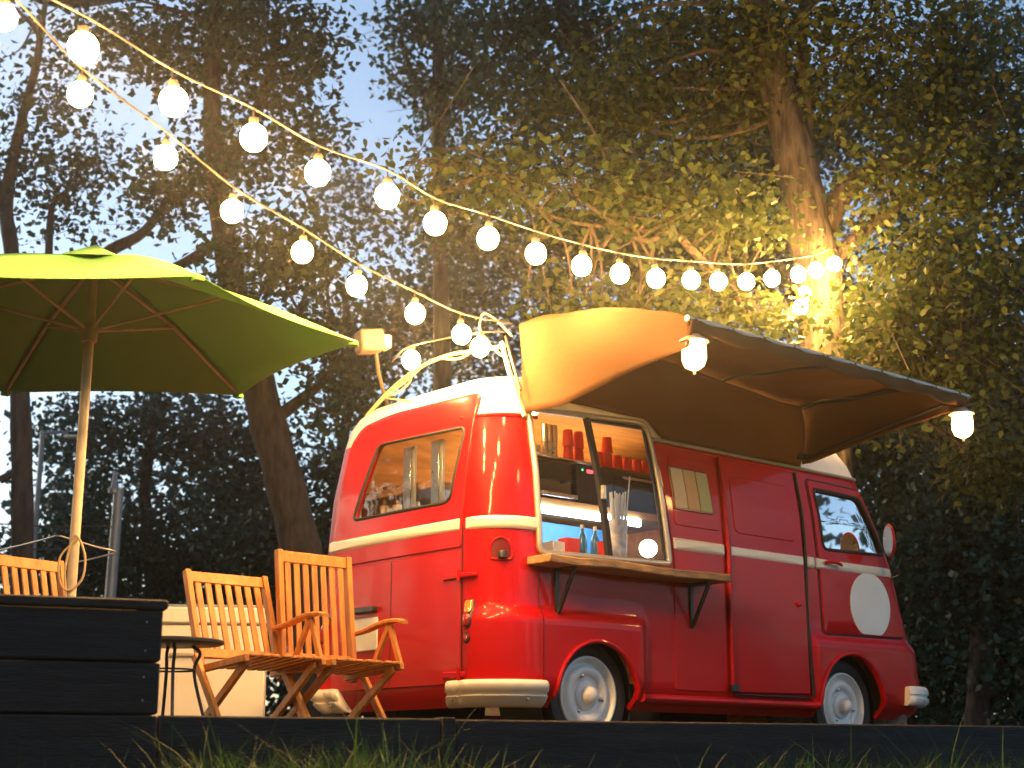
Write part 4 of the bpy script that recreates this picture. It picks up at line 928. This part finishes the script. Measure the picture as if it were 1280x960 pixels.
# unseen trees added round the viewpoint to block low sky light
src = [o for o in C.objects if o.name.startswith('tree') and o.type == 'EMPTY']
for ang, d, i, sc_k in [(150, 13, 4, 2.0), (178, 14, 5, 2.0), (203, 13, 3, 2.0), (226, 14, 5, 2.1), (250, 14, 4, 2.0), (272, 15, 5, 2.2), (292, 14, 3, 2.0), (312, 16, 5, 2.2), (330, 19, 3, 2.0), (126, 15, 3, 1.9), (112, 18, 4, 1.7), (42, 29, 5, 2.0), (33, 24, 3, 2.2)]:
    o = src[i % len(src)]; c_ = copy_tree(o); a = R(ang); c_.location = (d*math.sin(a)*1.0, d*math.cos(a), -.4); c_.rotation_euler = (0, 0, R(180)-a); c_.scale = (sc_k,)*3
    tag(c_, 'unseen leafy tree added to block the low sky light', 'tree', 'trees across the clearing')
# ------------------------------------------------------------------ far wood, a low dark mass
g = G(); 
pts = []
for k in range(9000):
    x = rng.uniform(-26, 30); y = rng.uniform(30, 38); z = rng.uniform(0, 1)**.95*(5.6+1.2*math.sin(x*.6)+.8*math.sin(x*1.7)); pts.append((x, y, z))
for k in range(9000):  # unseen ring added to block low sky, kept lower for the cab window reflection
    az = rng.uniform(24, 336); rr_ = rng.uniform(19, 25); hh = 6.5 if not 55 < az < 115 else 2.6; z = rng.uniform(0, 1)*(hh+math.sin(az*.3)+.6*math.sin(az*.9)) - .4
    pts.append((rr_*math.sin(R(az)), rr_*math.cos(R(az)), z))
S = np.array(pts); cen = (S[:, None, :]+rng.normal(size=(len(S), 10, 3))*.35).reshape(-1, 3)
o = bpy.data.objects.new('undergrowth', leaf_mesh('undergrowth', cen, .24, leaf_c)); C.objects.link(o); stuff(o); tag(o, 'low dark undergrowth along the wood edge, with an added unseen ring', 'undergrowth')

# ------------------------------------------------------------------ grass in front of the edging
V, F_, T = [], [], []
def blade(x, y, z, h, w, az, bend):
    n = 5; b = len(V); dx, dy = math.cos(az), math.sin(az); px_, py_ = -dy, dx
    for k in range(n+1):
        t = k/n; ww = w*(1-t**1.6)*.5; o_ = bend*h*t*t; zz = z+h*(t-.25*bend*t*t)
        V.append((x+dx*o_+px_*ww, y+dy*o_+py_*ww, zz)); V.append((x+dx*o_-px_*ww, y+dy*o_-py_*ww, zz))
    tt = random.betavariate(1.5, 2.5)
    for k in range(n): F_.append((b+2*k, b+2*k+1, b+2*k+3, b+2*k+2)); T.append(tt)
for k in range(620):
    u = random.uniform(-2.6, 6.5); n_ = -random.uniform(.04, 1.0)**1.3; dens = .5+.5*math.sin(u*2.7+math.sin(u*6)); q = kp(u, n_, -.34)
    H_ = .20+.115*dens
    for j in range(int(9+12*dens)):
        h = H_*random.uniform(.55, 1.25)*(1.5 if random.random() < .035 else 1)
        blade(q[0]+random.gauss(0, .035), q[1]+random.gauss(0, .03), -.34, h, random.uniform(.004, .009), random.uniform(0, 6.28), random.uniform(.2, 1.2))
for (px_, py_) in [(500, 885), (480, 890), (545, 905), (390, 905), (70, 930), (205, 900), (300, 915), (560, 912), (640, 925), (700, 918), (1105, 920), (860, 915), (225, 905), (430, 910)]:
    c_ = at(px_, 955, 5.05+.35*(px_-200)/900); top = at(px_, py_, c_[1])[2]
    for j in range(6): blade(c_[0]+random.gauss(0, .03), c_[1]+random.gauss(0, .03), -.34, (top+.34)*random.uniform(.75, 1.12), random.uniform(.006, .010), random.uniform(-.6, 3.6), random.uniform(.15, .7))
me = bpy.data.meshes.new('grass'); me.from_pydata(V, [], F_); a_ = me.attributes.new('tint', 'FLOAT', 'FACE'); a_.data.foreach_set('value', T); me.materials.append(grassm)
o = bpy.data.objects.new('grass', me); C.objects.link(o); stuff(o); tag(o, 'rough green grass growing in front of the timber edging', 'grass')

# ------------------------------------------------------------------ added to give the bulbs their bloom: faint haze
BLOOM_HAZE = .0013
if BLOOM_HAZE:
    me = G().box((0, 9, 5.6), (64, 62, 14.0), ch=0).mesh('bloom_haze'); o = bpy.data.objects.new('bloom_haze', me); C.objects.link(o); stuff(o); tag(o, 'thin added haze lit by the bulbs', 'bloom_haze')
    m, t = node_mat('bloom_haze'); pv = t.nodes.new('ShaderNodeVolumePrincipled'); pv.inputs['Color'].default_value = (.95, .95, .95, 1); pv.inputs['Density'].default_value = BLOOM_HAZE; pv.inputs['Anisotropy'].default_value = 0.91
    out = t.nodes.new('ShaderNodeOutputMaterial'); t.links.new(pv.outputs[0], out.inputs['Volume']); me.materials.append(m)
